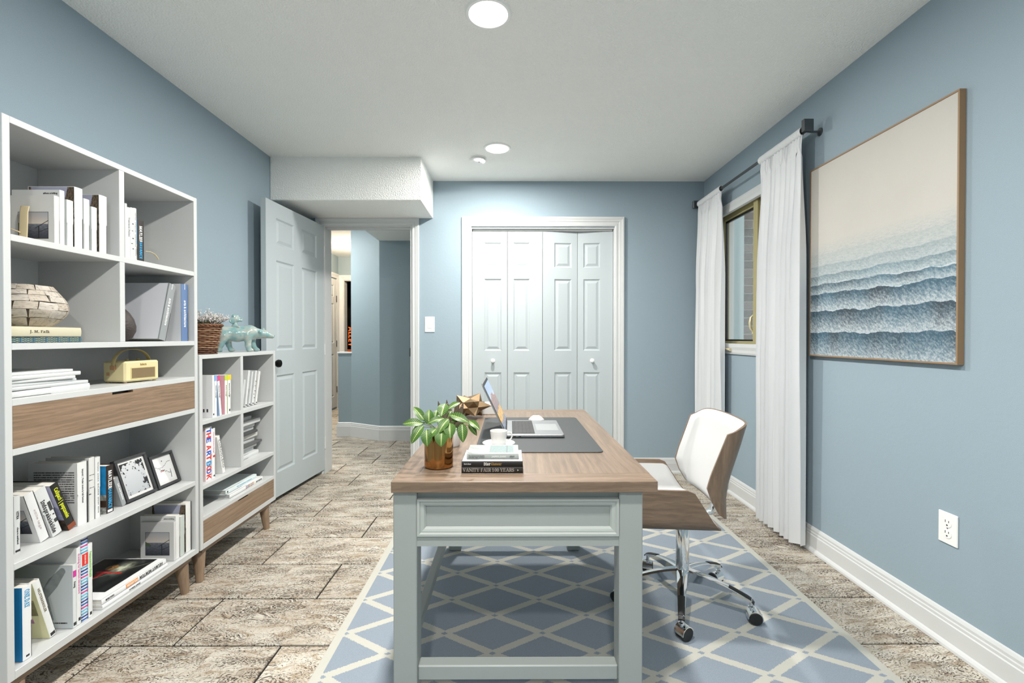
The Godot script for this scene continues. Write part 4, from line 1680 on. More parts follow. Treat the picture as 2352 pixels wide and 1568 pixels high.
	t = book("book", "grey architecture book leaning on the blue one", gr, 0.038, 0.240, 0.205, rgb(140, 145, 147), {"titles": [["arts & architecture", 0.013, 0.5, rgb(235, 235, 235), "Droid Sans", 0.115], ["eames", 0.006, 0.955, rgb(225, 225, 225), "Droid Sans", 0.0]], "face": [[tint(rgb(206, 208, 214), 0.25), 0.0, 0.97, 0.005, 0.995]]})
	stand(t, -1.41, y, 1.880, -14.5, 0.038)
	t = book("book", "blue architecture book standing at the right end of its shelf", gr, 0.044, 0.246, 0.205, rgb(92, 118, 158), {"titles": [["arts & architecture", 0.014, 0.48, rgb(235, 235, 240), "Droid Sans", 0.115], ["eames", 0.006, 0.955, rgb(225, 225, 230), "Droid Sans", 0.0]], "face": [[tint(rgb(206, 208, 212), 0.4), 0.0, 0.99, 0.0, 1.0]]})
	stand(t, -1.41, y, 2.008)
	b = MB.new()
	b.lathe([Vector2(0.0001, 0.0), Vector2(0.018, 0.002), Vector2(0.036, 0.014), Vector2(0.047, 0.038), Vector2(0.048, 0.058), Vector2(0.041, 0.086), Vector2(0.028, 0.110), Vector2(0.014, 0.126), Vector2(0.004, 0.132), Vector2(0.0001, 0.132)], 32)
	var eg := obj("egg_ornament", b, mat("dark_clay", rgb(58, 50, 47), 0.6))
	relief(M.dark_clay, noise_tex(15, 0.05), 0.15, 8.0, false)
	eg.position = p3(-1.50, y + 0.0004, 1.803)
	tag(eg, "dark brown egg shaped ornament beside the divider", "ornament")

	# --- third row: magazines and the radio
	y = 0.946
	gr = "white magazines piled on the third shelf"
	var yy := y
	var k := 0
	var said := ["lowest", "second lowest", "third from the bottom", "fourth from the bottom", "second from the top", "topmost"]
	for q in [[0.020, 0.262, 0.21, 1.572, 0.0, W], [0.010, 0.255, 0.20, 1.570, 0.03, G], [0.009, 0.215, 0.21, 1.532, 0.0, G], [0.009, 0.205, 0.2, 1.520, -0.03, W], [0.012, 0.225, 0.21, 1.543, 0.02, W], [0.008, 0.205, 0.2, 1.520, 0.0, W]]:
		t = book("magazine", "white magazine, %s of the pile beside the cream radio" % said[k], gr, q[0], q[1], q[2], q[5], {"cat": "magazine", "pages": rgb(224, 224, 222)})
		lie_up(t, -1.412 - 0.004 * (k % 3), yy, q[3], q[4])
		yy += q[0] + 0.0006
		k += 1
	radio(p3(-1.441, y + 0.0006, 1.749))

	# --- fifth row
	x = -1.45
	y = 0.484
	gr = "books standing on the shelf under the drawer"
	t = book("book", "white book at the near end of the shelf under the drawer", gr, 0.017, 0.169, 0.14, W, {"titles": [["VITRA", 0.007, 0.66, dk, "Droid Sans", 0.024], ["vinaro wellend", 0.005, 0.30, rgb(70, 70, 70), "Droid Sans", 0.05]], "bands": [[0.02, 0.055, dk, 0.15, 0.85]]})
	stand(t, x, y, 1.366)
	t = book("book", "pale book with a dark cover photo, first of the leaning books", gr, 0.030, 0.168, 0.15, rgb(216, 217, 217), {"face": [[M.print_railing, 0.3, 0.9, 0.2, 0.7]], "titles": [["stille tage", 0.006, 0.45, rgb(185, 175, 175), "Droid Sans", 0.07]]})
	stand(t, x, y, 1.441, 17.0)
	t = book("book", "white leaning book with bold black spine lettering and black block", gr, 0.034, 0.172, 0.15, W, {"titles": [["Indspraksiskilde", 0.013, 0.42, dk, "Droid Sans", 0.12, 0.32]], "bands": [[0.50, 0.68, rgb(60, 62, 62), 0.60, 0.90], [0.24, 0.31, rgb(60, 62, 62), 0.62, 0.9], [0.40, 0.42, dk, 0.7, 0.85]]})
	stand(t, x, y, 1.480, 19.0)
	t = book("book", "black leaning book with yellow title and lavender cover", gr, 0.028, 0.176, 0.15, rgb(28, 28, 26), {"titles": [["Calipazi | popzamin", 0.013, 0.58, rgb(214, 222, 40), "Droid Sans", 0.115]], "face": [[M.print_tower, 0.0, 1.0, 0.0, 1.0]], "bands": [[0.0, 0.10, rgb(130, 62, 34)]]})
	stand(t, x, y, 1.533, 21.0)
	t = book("book", "thick white book with a block of text on its cover", gr, 0.036, 0.212, 0.165, rgb(222, 223, 222), {"face": [[M.print_lines, 0.11, 0.93, 0.36, 0.87]], "titles": [["beyond | Tinder mono & full format", 0.006, 0.62, rgb(70, 70, 70), "Droid Sans", 0.115]], "bands": [[0.0, 1.0, dk, 0.985, 1.02]]})
	stand(t, x, y, 1.566)
	t = book("book", "tall white book with curved black strokes on its spine", gr, 0.021, 0.219, 0.15, rgb(214, 214, 212), {"bands": [[0.72, 0.725, dk, 0.1, 0.9], [0.64, 0.645, dk, 0.0, 0.6], [0.52, 0.525, dk, 0.1, 0.9], [0.42, 0.43, dk, 0.0, 0.3]]})
	stand(t, x, y, 1.609)
	t = book("book", "tall white book beside the blue and black one, under the drawer", gr, 0.020, 0.214, 0.15, rgb(220, 221, 220), {"titles": [["TITIAN  ONDA  GALERIE  MOSS  RIVA", 0.0035, 0.5, rgb(130, 130, 130), "Droid Sans", 0.18]]})
	stand(t, x, y, 1.633)
	t = book("book", "black book with white and blue capitals under the drawer", gr, 0.033, 0.172, 0.13, rgb(40, 30, 26), {"titles": [["MATLIER", 0.015, 0.70, rgb(235, 235, 235), "Droid Sans", 0.066], ["HAVANCE", 0.015, 0.30, rgb(40, 160, 215), "Droid Sans", 0.068]], "bands": [[0.02, 0.07, rgb(230, 230, 230), 0.2, 0.8]], "face": [[M.print_blue_city, 0.0, 1.0, 0.0, 1.0]]})
	stand(t, x, y, 1.675)
	t = book("book", "small grey book leaning between the black book and the picture frame", gr, 0.019, 0.120, 0.11, rgb(150, 154, 156), {"titles": [["Salt and Smoke", 0.007, 0.5, rgb(225, 225, 225), "Droid Sans", 0.07]]})
	stand(t, x - 0.004, y, 1.752, 19.0)
	frame("black picture frame holding a larger black and white print", 0.152, 0.168, 1.769, M.print_blots)
	frame("small black picture frame holding a branch drawing", 0.130, 0.140, 1.929, M.print_branch)

	# --- bottom row
	x = -1.405
	y = 0.183
	gr = "books standing on the bottom shelf"
	t = book("book", "blue and white book titled ONE DAY at the near end, bottom shelf", gr, 0.027, 0.214, 0.14, rgb(226, 228, 230), {"titles": [["ONE DAY", 0.014, 0.83, rgb(20, 140, 190), "Droid Serif", 0.052]], "face": [[M.print_drops, 0.0, 1.0, 0.0, 1.0]], "bands": [[0.035, 0.06, dk, 0.35, 0.7]]})
	stand(t, x, y, 1.342)
	t = book("book", "white book with a yellow and pink cover leaning behind ONE DAY", gr, 0.022, 0.205, 0.13, rgb(222, 224, 222), {"titles": [["HELSTERADKOLER", 0.007, 0.66, rgb(110, 100, 80), "Droid Sans", 0.085]], "bands": [[0.02, 0.07, dk, 0.2, 0.8]], "face": [[tint(rgb(222, 220, 176), 0.5), 0.0, 1.0, 0.0, 1.0], [tint(rgb(196, 160, 70), 0.5), 0.35, 0.9, 0.42, 0.70], [tint(rgb(220, 160, 200), 0.5), 0.35, 0.75, 0.28, 0.36]]})
	stand(t, -1.43, y, 1.448, 15.0)
	t = book("book", "big pale book with a grey bird silhouette on its cover", gr, 0.014, 0.204, 0.185, rgb(214, 218, 219), {"face": [[M.print_bird, 0.0, 1.0, 0.0, 1.0]], "titles": [["Osang", 0.006, 0.68, rgb(60, 60, 60), "Droid Sans", 0.02]], "bands": [[0.80, 0.90, rgb(206, 50, 150), 0.15, 0.85], [0.03, 0.08, dk, 0.2, 0.8]]})
	stand(t, x, y, 1.497)
	t = book("book", "white book with pink spine lettering behind the bird book", gr, 0.014, 0.252, 0.19, rgb(222, 224, 224), {"titles": [["Grazing for fashion decorators", 0.006, 0.66, rgb(205, 110, 160), "Droid Sans", 0.13]], "bands": [[0.05, 0.09, dk, 0.3, 0.8]]})
	stand(t, x, y, 1.512)
	var stripes := []
	for q in 27:
		var hue: Color = [rgb(40, 90, 160), rgb(110, 185, 215), rgb(40, 60, 130), rgb(190, 70, 140), rgb(90, 160, 190)][(q * 7) % 5]
		if q * 0.037 > 0.66 and q * 0.037 < 0.80:
			continue
		stripes.append([0.012 + q * 0.0365, 0.029 + q * 0.0365, hue, 0.0, 0.97])
	stripes.append([0.66, 0.80, rgb(214, 50, 44), 0.15, 1.0])
	t = book("book", "book with a blue, white and pink striped spine", gr, 0.024, 0.277, 0.19, rgb(224, 228, 232), {"bands": stripes, "titles": [["ZIGZAG RED", 0.005, 0.73, rgb(240, 225, 225), "Droid Sans", 0.03, 0.58]]})
	stand(t, x, y, 1.5275)
	t = book("book", "white book with a lime green title next to the striped one", gr, 0.017, 0.246, 0.19, rgb(226, 228, 228), {"titles": [["Pensamentos Visuais", 0.008, 0.72, rgb(120, 190, 50), "Droid Sans", 0.085]], "bands": [[0.03, 0.07, dk, 0.3, 0.7]]})
	stand(t, x, y, 1.5525)
	gr = "large books lying on the bottom shelf"
	t = book("book", "thin white book lying under the dark covered photo book", gr, 0.013, 0.305, 0.25, rgb(228, 229, 230), {"titles": [["Josef Albers", 0.006, 0.45, dk, "Droid Serif", 0.05]]})
	lie_down(t, -1.400, y, 1.600, 0.013)
	t = book("book", "white photo book with a dark cover and red figure lying flat", gr, 0.020, 0.300, 0.25, rgb(228, 229, 230), {"face": [[M.print_red, 0.02, 0.88, 0.16, 0.98]], "titles": [["HELMUT NEWTON", 0.013, 0.74, dk, "Droid Sans", 0.115], ["TASCHEN", 0.007, 0.11, dk, "Droid Sans", 0.035]], "bands": [[0.34, 0.52, rgb(226, 140, 50), 0.15, 0.8]]})
	text("lettering", "POLAROIDS", 0.009, tint(rgb(245, 235, 220)), t, Transform3D(Basis(Vector3(0, 0, 1), -PI / 2), Vector3(0.0095, 0.129, 0.0006)), "Droid Sans", true, 0.048)
	lie_down(t, -1.404, y + 0.0136, 1.601, 0.020)
	gr = "books standing at the far end of the bottom shelf"
	t = book("book", "pale grey book showing a framed seaside picture, on the bottom shelf", gr, 0.011, 0.163, 0.140, rgb(206, 206, 206), {"face": [[M.print_railing, 0.14, 0.86, 0.14, 0.74]]})
	stand(t, x, y, 1.949)
	t = book("book", "white book right behind the grey picture book, bottom shelf", gr, 0.022, 0.184, 0.15, rgb(222, 223, 222))
	text("lettering", "alfons schilling", 0.005, tint(dk), t, Transform3D(Basis(Vector3.UP, -PI / 2), Vector3(-0.0006, 0.172, -0.03)), "Droid Sans", false)
	stand(t, x, y, 1.961)
	t = book("book", "grey green book before the rocky cover at the bottom shelf's far end", gr, 0.028, 0.170, 0.14, rgb(190, 197, 192))
	stand(t, x, y, 1.986)
	t = book("book", "tall white book with a rocky cliff cover, bottom shelf", gr, 0.033, 0.215, 0.15, rgb(224, 224, 222), {"face": [[M.print_rocks, 0.02, 0.99, 0.02, 0.97]], "bands": [[0.0, 1.0, dk, 0.96, 1.01]]})
	stand(t, x, y, 2.021)

	# --- low bookcase
	x = -1.40
	y = 0.741
	gr = "books with coloured tabs on the low bookcase"
	t = book("book", "white book with small black squares low on its cover, low bookcase", gr, 0.017, 0.199, 0.15, rgb(226, 226, 228), {"bands": [[0.05, 0.09, dk, 0.3, 0.7]]})
	b = MB.new()
	for q in 3:
		b.box(Vector3(-0.0006, 0.025, -0.062 + 0.017 * q), Vector3(0.0, 0.040, -0.055 + 0.017 * q))
	obj("cover_print", b, tint(dk), t)
	stand(t, x, y, 2.198)
	t = book("book", "white design book with a light blue tab", gr, 0.018, 0.197, 0.15, rgb(228, 229, 230), {"bands": [[0.87, 1.0, rgb(130, 170, 220), 0.0, 1.0]], "titles": [["Sketch Design", 0.006, 0.6, rgb(90, 90, 90), "Droid Sans", 0.06]]})
	stand(t, x, y, 2.2155)
	t = book("book", "white leaning design book with a pink tab", gr, 0.020, 0.194, 0.15, rgb(228, 229, 230), {"bands": [[0.87, 1.0, rgb(214, 70, 120), 0.0, 1.0]], "titles": [["Character Design", 0.006, 0.6, rgb(90, 90, 90), "Droid Sans", 0.06]], "face": [[tint(rgb(150, 180, 215), 0.5), 0.0, 1.0, 0.0, 1.0]]})
	stand(t, x, y, 2.252, 6.0)
	t = book("book", "white design book with a lime green tab and pink cover", gr, 0.022, 0.191, 0.15, rgb(228, 229, 230), {"bands": [[0.87, 1.0, rgb(180, 205, 60), 0.0, 1.0]], "titles": [["Motion Design", 0.006, 0.6, rgb(90, 90, 90), "Droid Sans", 0.055]], "face": [[tint(rgb(215, 160, 170), 0.5), 0.0, 1.0, 0.0, 1.0]]})
	stand(t, x, y, 2.293)
	t = book("book", "white design book with a yellow tab", gr, 0.028, 0.191, 0.15, rgb(230, 230, 226), {"bands": [[0.87, 1.0, rgb(236, 196, 44), 0.0, 1.0], [0.05, 0.11, dk, 0.4, 0.7]], "titles": [["Material Design", 0.008, 0.6, rgb(70, 70, 70), "Droid Sans", 0.07]], "face": [[tint(rgb(190, 210, 90), 0.5), 0.0, 1.0, 0.0, 1.0]]})
	stand(t, x, y, 2.3165)
	gr = "white books leaning on the low bookcase"
	said = ["first", "second", "middle", "fourth", "last"]
	var hs := [0.150, 0.198, 0.188, 0.192, 0.186]
	for q in 5:
		t = book("book", "%s of five leaning white books on the low bookcase" % said[q], gr, 0.021, hs[q], 0.15, [G, W, G, W, rgb(214, 214, 212)][q], {"bands": [[0.03, 0.06, dk, 0.2, 0.7]] + (marks if q == 3 else [])})
		stand(t, -1.43, y, 2.486 + 0.034 * q, -10.0 - 0.5 * q, 0.021)
	y = 0.447
	gr = "art books on the low bookcase"
	t = book("book", "thick white book with big red and blue letters THE ART BOOK", gr, 0.046, 0.250, 0.18, rgb(232, 231, 232), {"face": [[tint(rgb(230, 205, 208), 0.5), 0.0, 1.0, 0.0, 1.0]]})
	var letters := [["T", 0], ["H", 1], ["E", 0], ["A", 1], ["R", 0], ["T", 1], ["B", 2], ["O", 1], ["O", 0], ["K", 1]]
	var at := [0.935, 0.845, 0.762, 0.615, 0.515, 0.432, 0.318, 0.225, 0.170, 0.075]
	for q in 10:
		text("letter", letters[q][0], 0.033, tint([rgb(40, 84, 190), rgb(214, 48, 44), rgb(40, 140, 205)][letters[q][1]]), t, Transform3D(Basis(Vector3(0, 0, 1), -PI / 2), Vector3(0.023, 0.250 * at[q], 0.0003 + 0.0001 * (q % 2))), "Droid Sans", true, 0.0225)
	stand(t, -1.415, y, 2.169)
	t = book("book", "white book with a thin pink title next to THE ART BOOK", gr, 0.026, 0.237, 0.17, rgb(230, 229, 230), {"titles": [["History of Modern Design", 0.006, 0.72, rgb(200, 120, 150), "Droid Sans", 0.10]], "bands": [[0.42, 0.46, rgb(200, 50, 50), 0.3, 0.8], [0.03, 0.06, dk, 0.4, 0.8]]})
	stand(t, -1.415, y, 2.2155)
	t = book("book", "white leaning book with grey rounded capitals beside THE ART BOOK", gr, 0.024, 0.195, 0.15, rgb(228, 228, 226), {"titles": [["CUROOLECO", 0.014, 0.52, rgb(150, 150, 148), "Droid Sans", 0.15]]})
	stand(t, -1.415, y, 2.300, 14.0)
	gr = "magazines stacked in the low bookcase"
	yy = y
	said = ["bottom", "second", "third", "fourth", "fifth", "sixth", "seventh", "eighth", "ninth", "tenth", "top"]
	var tones := [W, G, rgb(214, 214, 212), rgb(90, 92, 92), W, rgb(205, 203, 198), rgb(70, 72, 72), W, G, W, G]
	for q in 11:
		var th: float = [0.024, 0.020, 0.018, 0.012, 0.024, 0.026, 0.014, 0.020, 0.018, 0.024, 0.016][q]
		t = book("magazine", "%s magazine of the tall stack in the low bookcase, counted upwards" % said[q], gr, th, [0.21, 0.2, 0.21, 0.255, 0.205, 0.22, 0.2, 0.2, 0.195, 0.235, 0.19][q], 0.15, tones[q], {"cat": "magazine", "pages": rgb(216, 216, 212)})
		lie_up(t, -1.455 - 0.012 * ((q * 5) % 3), yy, [2.70, 2.69, 2.70, 2.735, 2.70, 2.71, 2.69, 2.69, 2.68, 2.72, 2.67][q], [0.0, 0.03, -0.03, 0.05, 0.0, -0.02, 0.03, 0.0, -0.03, 0.02, 0.0][q])
		yy += th + 0.0008
	y = 0.305
	gr = "large books lying above the low bookcase drawer"
	var bars := []
	for q in 9:
		bars.append([0.52 - 0.03 * q, 0.535 - 0.03 * q, [rgb(190, 60, 60), rgb(50, 110, 170), rgb(60, 150, 110), rgb(170, 60, 90), rgb(190, 140, 50), rgb(150, 110, 60), rgb(110, 170, 215), rgb(200, 90, 60), rgb(225, 205, 70)][q], 0.15, 0.85])
	t = book("book", "white book with a row of coloured bars on its spine, lying flat", gr, 0.022, 0.315, 0.19, rgb(226, 227, 227), {"bands": bars, "titles": [["orono", 0.012, 0.13, dk, "Droid Sans", 0.06]], "pages": rgb(176, 178, 176)})
	lie_up(t, -1.412, y, 2.662)
	t = book("book", "pale blue book lying on the book with coloured bars", gr, 0.024, 0.285, 0.185, rgb(216, 226, 228), {"titles": [["the invention of desire", 0.007, 0.42, rgb(120, 175, 200), "Droid Sans", 0.14]], "bands": [[0.93, 0.96, dk, 0.3, 0.7]], "pages": rgb(176, 178, 176)})
	lie_up(t, -1.424, y + 0.0227, 2.620)
	basket_plant(p3(-1.455, 1.0404, 2.205))
	bear()


func frame(label: String, w: float, h: float, d: float, art: Material) -> void:
	var t := thing("picture_frame", label, "picture frame", p3(-1.449, 0.4905, d), PI / 2, "black picture frames under the drawer")
	t.rotation = Vector3.ZERO
	t.basis = Basis(Vector3.UP, PI / 2) * Basis(Vector3(1, 0, 0), deg_to_rad(-18.0))
	var b := MB.new()
	var f := 0.011
	b.cham(Vector3(0, 0, -0.018), Vector3(w, f, 0), 0.0012)
	b.cham(Vector3(0, h - f, -0.018), Vector3(w, h, 0), 0.0012)
	b.cham(Vector3(0, f, -0.018), Vector3(f, h - f, 0), 0.0012)
	b.cham(Vector3(w - f, f, -0.018), Vector3(w, h - f, 0), 0.0012)
	obj("frame", b, mat("frame_black", rgb(52, 53, 55), 0.5), t)
	b = MB.new()
	b.box(Vector3(f, f, -0.012), Vector3(w - f, h - f, -0.008))
	obj("mat_board", b, M.paper_white, t)
	b = MB.new()
	var m := f + 0.010
	b.poly([Vector3(m, m, -0.0076), Vector3(w - m, m, -0.0076), Vector3(w - m, h - m, -0.0076), Vector3(m, h - m, -0.0076)], Vector3(0, 0, 1), [Vector2(0, 1), Vector2(1, 1), Vector2(1, 0), Vector2(0, 0)])
	obj("print", b, art, t)
	b = MB.new()
	b.cham(Vector3(w / 2 - 0.02, 0.02, -0.022), Vector3(w / 2 + 0.02, h * 0.75, -0.018), 0.001)
	b.prism(PackedVector2Array([Vector2(-0.018, h * 0.7), Vector2(-0.021, h * 0.7), Vector2(-0.085, 0.026), Vector2(-0.080, 0.026)]), Vector3.ZERO, Vector3(0, 0, 1), Vector3.UP, Vector3(1, 0, 0), w / 2 - 0.016, w / 2 + 0.016)
	obj("easel_back", b, M.frame_black, t)


func vase(at: Vector3) -> void:
	var t := thing("vase", "squat vase clad in pale birch bark pieces standing on two old books", "vase", at)
	var prof := [Vector2(0.052, 0.0), Vector2(0.072, 0.016), Vector2(0.090, 0.040), Vector2(0.094, 0.056), Vector2(0.089, 0.078), Vector2(0.078, 0.097), Vector2(0.066, 0.113), Vector2(0.055, 0.128)]
	var at_s := func(s: float) -> Vector2:
		var q := s * (prof.size() - 1)
		var i := mini(int(q), prof.size() - 2)
		return prof[i].lerp(prof[i + 1], q - i)
	var b := MB.new()
	var inner := [Vector2(0.0001, 0.0005)]
	for q in prof:
		inner.append(Vector2(q.x - 0.003, q.y + (0.0005 if q.y < 0.01 else 0.0)))
	inner.append(Vector2(0.049, 0.128))
	inner.append(Vector2(0.060, 0.11))
	inner.append(Vector2(0.080, 0.05))
	inner.append(Vector2(0.0001, 0.008))
	b.lathe(inner, 40)
	obj("body", b, tint(rgb(74, 64, 54), 0.9), t)
	var bn := noise_tex(17, 0.03, 256, 5)
	var mats := []
	var nz := noise(18, 1.0, 4)
	for k in 3:
		var m := mat("bark_%d" % k, [rgb(196, 186, 172), rgb(184, 172, 158), rgb(204, 196, 186)][k], 0.75)
		m.albedo_texture = picture(128, 128, func(u: float, v: float) -> Color:
			var s := nz.get_noise_2d(u * 5.0 + k * 9.0, v * 26.0)
			var c := Color(1, 1, 1) * (0.93 + 0.10 * nz.get_noise_2d(u * 3.0, v * 5.0 + k))
			return c.lerp(Color(0.42, 0.36, 0.30), clampf((s - 0.28) * 4.0, 0.0, 0.8)))
		m.uv1_triplanar = true
		m.uv1_scale = Vector3.ONE * 9.0
		mats.append(m)
	var rows := [0.0, 0.20, 0.38, 0.55, 0.70, 0.84, 1.0]
	for r in 6:
		var n := 11
		var start := rng.randf()
		var cuts := []
		for k in n:
			cuts.append((k + start + rng.randf_range(-0.18, 0.18)) / n * TAU)
		for k in n:
			var a0: float = cuts[k]
			var a1: float = cuts[(k + 1) % n] + (TAU if k == n - 1 else 0.0)
			var gap := 0.012
			var skew := rng.randf_range(-0.05, 0.05)
			var lift := 0.0008 + rng.randf() * 0.0016
			var s0: float = rows[r] + 0.006
			var s1: float = rows[r + 1] - 0.006
			var sf := func(off: float) -> Callable:
				return func(u: float, v: float) -> Vector3:
					var p: Vector2 = at_s.call(lerpf(s0, s1, v) + 0.012 * sin(u * 3.0 + k))
					var a := lerpf(a0 + gap, a1 - gap, u) + skew * v
					return Vector3((p.x + off) * cos(a), p.y + off * 0.3, (p.x + off) * sin(a))
			b = MB.new()
			b.shell(4, 2, sf.call(lift), sf.call(-0.0022))
			obj("bark_piece", b, mats[(r * 3 + k * 2) % 3], t)


func radio(at: Vector3) -> void:
	var t := thing("radio", "cream retro radio with a strap handle on the third shelf", "radio", at, 1.409)
	var cream := mat("radio_cream", rgb(216, 204, 158), 0.45)
	var w := 0.143
	var h := 0.082
	var dp := 0.098
	var b := MB.new()
	b.cham(Vector3(0, 0.004, -dp), Vector3(w, h, 0), 0.006)
	obj("body", b, cream, t)
	b = MB.new()
	b.cham(Vector3(w * 0.16, h * 0.17, -0.002), Vector3(w * 0.88, h * 0.71, 0.0012), 0.001)
	var fr := obj("grille_frame", b, tint(rgb(196, 180, 128), 0.4), t)
	b = MB.new()
	b.cham(Vector3(w * 0.185, h * 0.205, -0.001), Vector3(w * 0.855, h * 0.675, 0.0018), 0.0006)
	for k in 22:
		var y := h * 0.22 + k * h * 0.0205
		b.box(Vector3(w * 0.19, y, 0.0018), Vector3(w * 0.85, y + h * 0.009, 0.0023))
	obj("grille", b, tint(rgb(140, 120, 88), 0.6), fr)
	text("lettering", "Roberts", 0.009, tint(rgb(150, 120, 60), 0.4), t, Transform3D(Basis(), Vector3(w * 0.52, h * 0.83, 0.0004)), "Droid Serif", true, 0.026)
	for x in [0.012, w - 0.012]:
		for z in [-0.012, -dp + 0.012]:
			b = MB.new()
			b.xf = Transform3D(Basis(), Vector3(x, 0.0, z))
			b.lathe([Vector2(0.0001, 0), Vector2(0.006, 0), Vector2(0.006, 0.006)], 12)
			obj("foot", b, tint(rgb(120, 105, 80), 0.6), t)
	# strap over the top, fixed to both ends
	var path := []
	for k in 17:
		var a := PI * k / 16.0
		path.append(Vector3(w / 2 - cos(a) * (w / 2 + 0.003), 0.055 + pow(sin(a), 0.7) * 0.072, -dp / 2))
	b = MB.new()
	b.tube(path, 0.0095, 10, 0.18, Vector3(1, 0, 0))
	obj("handle", b, tint(rgb(206, 186, 132), 0.6), t)
	for x in [-0.003, w + 0.003]:
		b = MB.new()
		b.cham(Vector3(x - 0.003, 0.050, -dp / 2 - 0.011), Vector3(x + 0.003, 0.066, -dp / 2 + 0.011), 0.001)
		obj("strap_mount", b, tint(rgb(196, 150, 110), 0.4), t)
	b = MB.new()
	b.cham(Vector3(-0.0014, 0.028, -dp + 0.018), Vector3(0.0, 0.040, -dp + 0.032), 0.0006)
	obj("side_badge", b, tint(rgb(196, 150, 110), 0.4), t)
	for k in 3:
		b = MB.new()
		b.xf = Transform3D(Basis(), Vector3(0.025 + 0.045 * k, h, -dp / 2 - 0.02))
		b.lathe([Vector2(0.006, 0), Vector2(0.0055, 0.006), Vector2(0.0001, 0.006)], 14)
		obj("dial", b, tint(rgb(190, 170, 120), 0.4), t)


func basket_plant(at: Vector3) -> void:
	var t := thing("potted_heather", "white flowering plant in a brown wicker basket beside the turquoise bear", "potted plant", at)
	t.scale = Vector3.ONE * 0.84
	var h := 0.160
	var mats := [tint(rgb(122, 84, 60), 0.8), tint(rgb(150, 120, 92), 0.8), tint(rgb(92, 60, 44), 0.8)]
	var bk := Node3D.new()
	bk.name = "basket"
	t.add_child(bk)
	for r in 15:
		var y := 0.005 + r * (h - 0.012) / 14.0
		var rad := lerpf(0.070, 0.096, y / h)
		var pts := []
		for k in 49:
			var a := TAU * k / 48.0
			var ro := rad + 0.0032 * sin(a * 12.0 + (PI if r % 2 else 0.0))
			pts.append(Vector3(cos(a) * ro, y + 0.0012 * sin(a * 5.0 + r), sin(a) * ro))
		var b := MB.new()
		b.tube(pts, 0.0046, 6, 1.0, Vector3.UP, false)
		obj("wicker_strand", b, mats[2 if r < 3 else (0 if r % 3 else 1)], bk)
	var b := MB.new()
	for k in 24:
		var a := TAU * k / 24.0
		b.tube([Vector3(cos(a) * 0.068, 0.002, sin(a) * 0.068), Vector3(cos(a) * 0.093, h, sin(a) * 0.093)], 0.0028, 5)
	obj("stakes", b, mats[2], bk)
	b = MB.new()
	for s in 2:
		var pts := []
		for k in 65:
			var a := TAU * k / 64.0
			pts.append(Vector3(cos(a) * (0.099 + 0.004 * cos(a * 16.0 + PI * s)), h + 0.002 + 0.004 * sin(a * 16.0 + PI * s), sin(a) * (0.099 + 0.004 * cos(a * 16.0 + PI * s))))
		b.tube(pts, 0.0055, 6, 1.0, Vector3.UP, false)
	obj("rim", b, mats[0], bk)
	b = MB.new()
	b.lathe([Vector2(0.0001, 0.0), Vector2(0.066, 0.0), Vector2(0.088, h - 0.02), Vector2(0.0001, h - 0.012)], 24)
	obj("soil", b, tint(rgb(60, 48, 36), 0.9), t)
	# stems, small leaves and white blossom
	var st := MB.new()
	var lf := MB.new()
	var fl := MB.new()
	var r2 := RandomNumberGenerator.new()
	r2.seed = 41
	for k in 110:
		var a := r2.randf() * TAU
		var out := sqrt(r2.randf())
		var p0 := Vector3(cos(a), 0, sin(a)) * 0.07 * out + Vector3(0, h - 0.02, 0)
		var reach := Vector3(cos(a), 0, sin(a)) * (0.015 + 0.055 * out) + Vector3(0, 0.045 + 0.055 * r2.randf() * (1.2 - out * 0.7), 0)
		if r2.randf() < 0.12:
			reach *= 1.35
		var p1 := p0 + reach * 0.55 + Vector3(0, 0.012, 0)
		var p2 := p0 + reach
		st.tube([p0, p1, p2], [0.0012, 0.0010, 0.0006], 4)
		for q in 7:
			var s := 0.12 + 0.1 * q
			var c := p0.lerp(p2, s) + Vector3(r2.randf_range(-1, 1), r2.randf_range(-0.5, 1), r2.randf_range(-1, 1)) * 0.010
			_blade(lf, c, Vector3(r2.randf_range(-1, 1), r2.randf_range(0, 1), r2.randf_range(-1, 1)).normalized(), 0.012, 0.0035)
		for q in 9:
			var s := 0.55 + 0.055 * q
			var c := p1.lerp(p2, clampf(s, 0, 1)) + Vector3(r2.randf_range(-1, 1), r2.randf_range(-1, 1), r2.randf_range(-1, 1)) * 0.011
			for e in 4:
				_blade(fl, c, Vector3(r2.randf_range(-1, 1), r2.randf_range(-0.4, 1), r2.randf_range(-1, 1)).normalized(), 0.0085, 0.0042)
	obj("stems", st, tint(rgb(88, 74, 52), 0.8), t)
	var o := obj("leaves", lf, tint(rgb(74, 98, 46), 0.6), t)
	o.set_meta("kind", "stuff")
	o = obj("blossom", fl, tint(rgb(232, 228, 226), 0.7), t)
	o.set_meta("kind", "stuff")


func _blade(b: MB, p: Vector3, dirv: Vector3, l: float, w: float) -> void:
	var s := dirv.cross(Vector3.UP)
	s = (s if s.length() > 0.1 else Vector3.RIGHT).normalized()
	var up := s.cross(dirv)
	b.poly([p, p + dirv * l * 0.5 + s * w * 0.5 + up * w * 0.2, p + dirv * l, p + dirv * l * 0.5 - s * w * 0.5 + up * w * 0.2], up)


